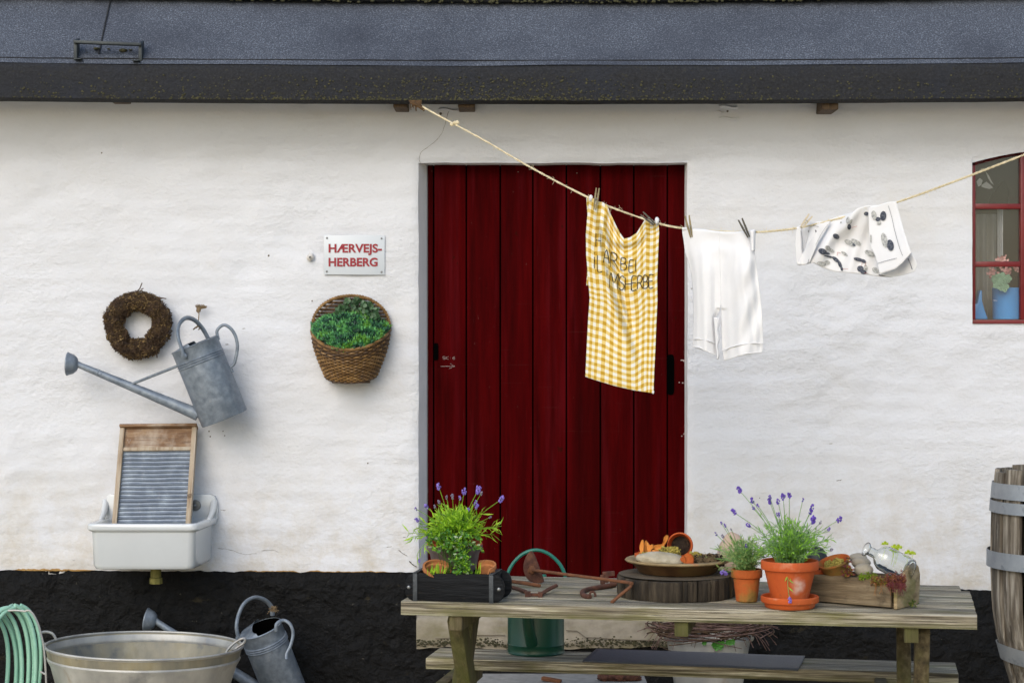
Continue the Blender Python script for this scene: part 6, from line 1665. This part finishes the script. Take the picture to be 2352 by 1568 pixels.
# ================================================================== BARREL
bb = Q(2436, 1568, 6.95); bb.z = 0
t = thing('wooden_barrel', 'old grey oak barrel with gappy staves and loose metal hoops at the right edge', 'barrel', loc=bb)
def br_(z): return interp([(0,.12),(.2,.145),(.33,.178),(.42,.205),(.5,.225),(.6,.238),(.75,.243),(.95,.240),(1.1,.226)], z)
ns_ = 15
for i in range(ns_):
    a = 2*PI*i/ns_ + .09 + PI; ht = 1.09 + rnd.uniform(-.012,.01)
    if math.sin(a) > .75: ht += .015
    mb = MB(); loops = []
    for k in range(25):
        z_ = ht*k/24; r_ = br_(z_); hwid = PI*r_/ns_*.80; ca, sa = math.cos(a), math.sin(a); rad = Vector((ca, sa, 0)); tan = Vector((-sa, ca, 0))
        c = bb + Vector((0,0,z_)) + rad*(r_ + .002*math.sin(i*7+z_*5))
        loops.append([c - tan*hwid - rad*.002, c - tan*hwid*.4, c + tan*hwid*.4, c + tan*hwid - rad*.002, c + tan*hwid*.94 - rad*.02, c - tan*hwid*.94 - rad*.02])
    mb.loft(loops); mb.build('stave', K['stave'], t, bevel=.0015)
mb = MB(); mb.lathe([(br_(z_/10)-.03, z_/10) for z_ in range(0, 11)] + [(.17,1.02),(0,1.02)], 40, Matrix.Translation(bb)); mb.build('interior_shade', K['black'], t)  # added black shell: paints the shade inside the barrel behind the gaps
def hoopring(z0, z1, dr, tilt=0, tx=0):
    mb = MB(); n = 72; loops = []
    for k in range(n+1):
        a = 2*PI*k/n; tz_ = tilt*math.cos(a) + tx*math.sin(a)
        def P(z_, e): 
            rr_ = max(br_(z_+tz_) , 0) + dr + e; return bb + Vector((rr_*math.cos(a), rr_*math.sin(a), z_+tz_))
        loops.append([P(z0, 0), P(z0, .0025), P(z1, .0025), P(z1, 0)])
    mb.loft(loops, cap0=False, cap1=False); mb.build('hoop', K['hoop'], t)
hz = lambda y: CH - (y-784)*6.95/F
hoopring(hz(1142)-.0, hz(1107), .006, .0)
hoopring(hz(1170), hz(1144), .007, .006, .004)
hoopring(hz(1300), hz(1262), .014, .0)
hoopring(hz(1535)-.005, hz(1500), .006, -.04, .0)

# ================================================================== INSIDE THE WINDOW
ZW = lambda a, b: (2179.7 + a*.28193, 315.8 + b*.28193)
p = Q(*ZW(468, 1480), CD+.26); pr = Q(*ZW(585,1350), CD+.26).x - p.x; ht = Q(*ZW(468,1225), CD+.26).z - p.z
t = thing('blue_pot', 'light blue enamel pot on the sill behind the lower window pane', 'pot', loc=p)
mb = MB(); mb.lathe([(0,0),(pr*.93,0),(pr*.95,.004),(pr*.98,ht-.006),(pr,ht-.003),(pr,ht),(pr*.95,ht),(pr*.9,.02)], 40, Matrix.Translation(p)); mb.build('wall', K['blue'], t)
t = thing('geranium', 'pink geranium with pale green leaves in the blue pot behind the window', 'geranium', loc=p + Vector((0,0,ht*.9)))
mb = MB()
for (a, b, s) in ((435,995,.026),(440,1080,.028),(345,1100,.02),(360,1130,.015),(560,1070,.016),(475,1090,.015),(410,1010,.016)):
    c = Q(*ZW(a, b), CD+.2)
    for k in range(26): q_ = c + Vector((rnd.gauss(0,s*.45), rnd.gauss(0,s*.3), rnd.gauss(0,s*.35))); mb.rleaf(q_, Vector((rnd.uniform(-1,1),-.5,rnd.uniform(-1,1))), .012, .012, 0, up=(rnd.uniform(-.4,.4),-1,.3))
mb.build('blooms', K['pink'], t, flatshade=True)
mb = MB()
for (a, b, s) in ((400,1190,.04),(445,1215,.036),(380,1150,.03),(475,1150,.03),(430,1140,.035)):
    c = Q(*ZW(a, b), CD+.17)
    vs_ = [c] + [c + Vector((s*.62*math.cos(k*PI/10)*(1+.12*math.cos(5*k*PI/10)), -.004*(k % 2), s*.62*math.sin(k*PI/10)*(1+.12*math.cos(5*k*PI/10)))) for k in range(20)]
    mb.add(vs_, [(0, k+1, (k+1) % 20+1) for k in range(20)])
    mb.tube([c, p + Vector((0,0,ht))], .002, 5)
mb.build('leaves', G['mint'], t, flatshade=True, solid=.001)
p2 = Q(*ZW(250,1480), CD+.2)
mb = MB()
mb.prism([Q(*ZW(a, b), CD+.2) for a, b in ((190,1480),(320,1480),(290,1400),(272,1330),(272,1245),(255,1240),(240,1300),(232,1350),(190,1365))], (0,.05,0))
solo(mb, 'blue_jug', K['blue'], 'small light blue watering jug spout in the lower left corner of the window', 'jug', p2, bevel=.006)
mb = MB()
P = smooth_path([(445,348,0),(400,400,0),(365,450,0),(335,510,0),(322,545,0),(400,560,0),(470,550,0),(490,480,0),(492,430,0),(470,385,0)], 3, True)
mb.prism([Q(*ZW(q_.x, q_.y), CD+.22) for q_ in P], (0,.02,0))
solo(mb, 'pointed_silhouette', K['black'], 'black pointed ornament set behind the upper window pane', 'silhouette', Q(*ZW(400,560), CD+.22), bevel=.003)  # thin black pointed slab behind the pane
mb = MB()
for pts in ([(225,360),(250,330),(275,350),(262,390),(240,400)], [(300,280),(325,310),(345,350),(365,385),(345,372),(318,330)], [(270,385),(305,360),(335,385),(360,410),(330,420),(290,410),(265,400)]):
    mb.prism([Q(*ZW(a, b), CD+.3) for a, b in pts], (0,.004,0))
solo(mb, 'paper_cutout', K['cloth'], 'pale leafy paper cut-out hanging at the upper left of the window', 'decoration', Q(*ZW(300,410), CD+.3))
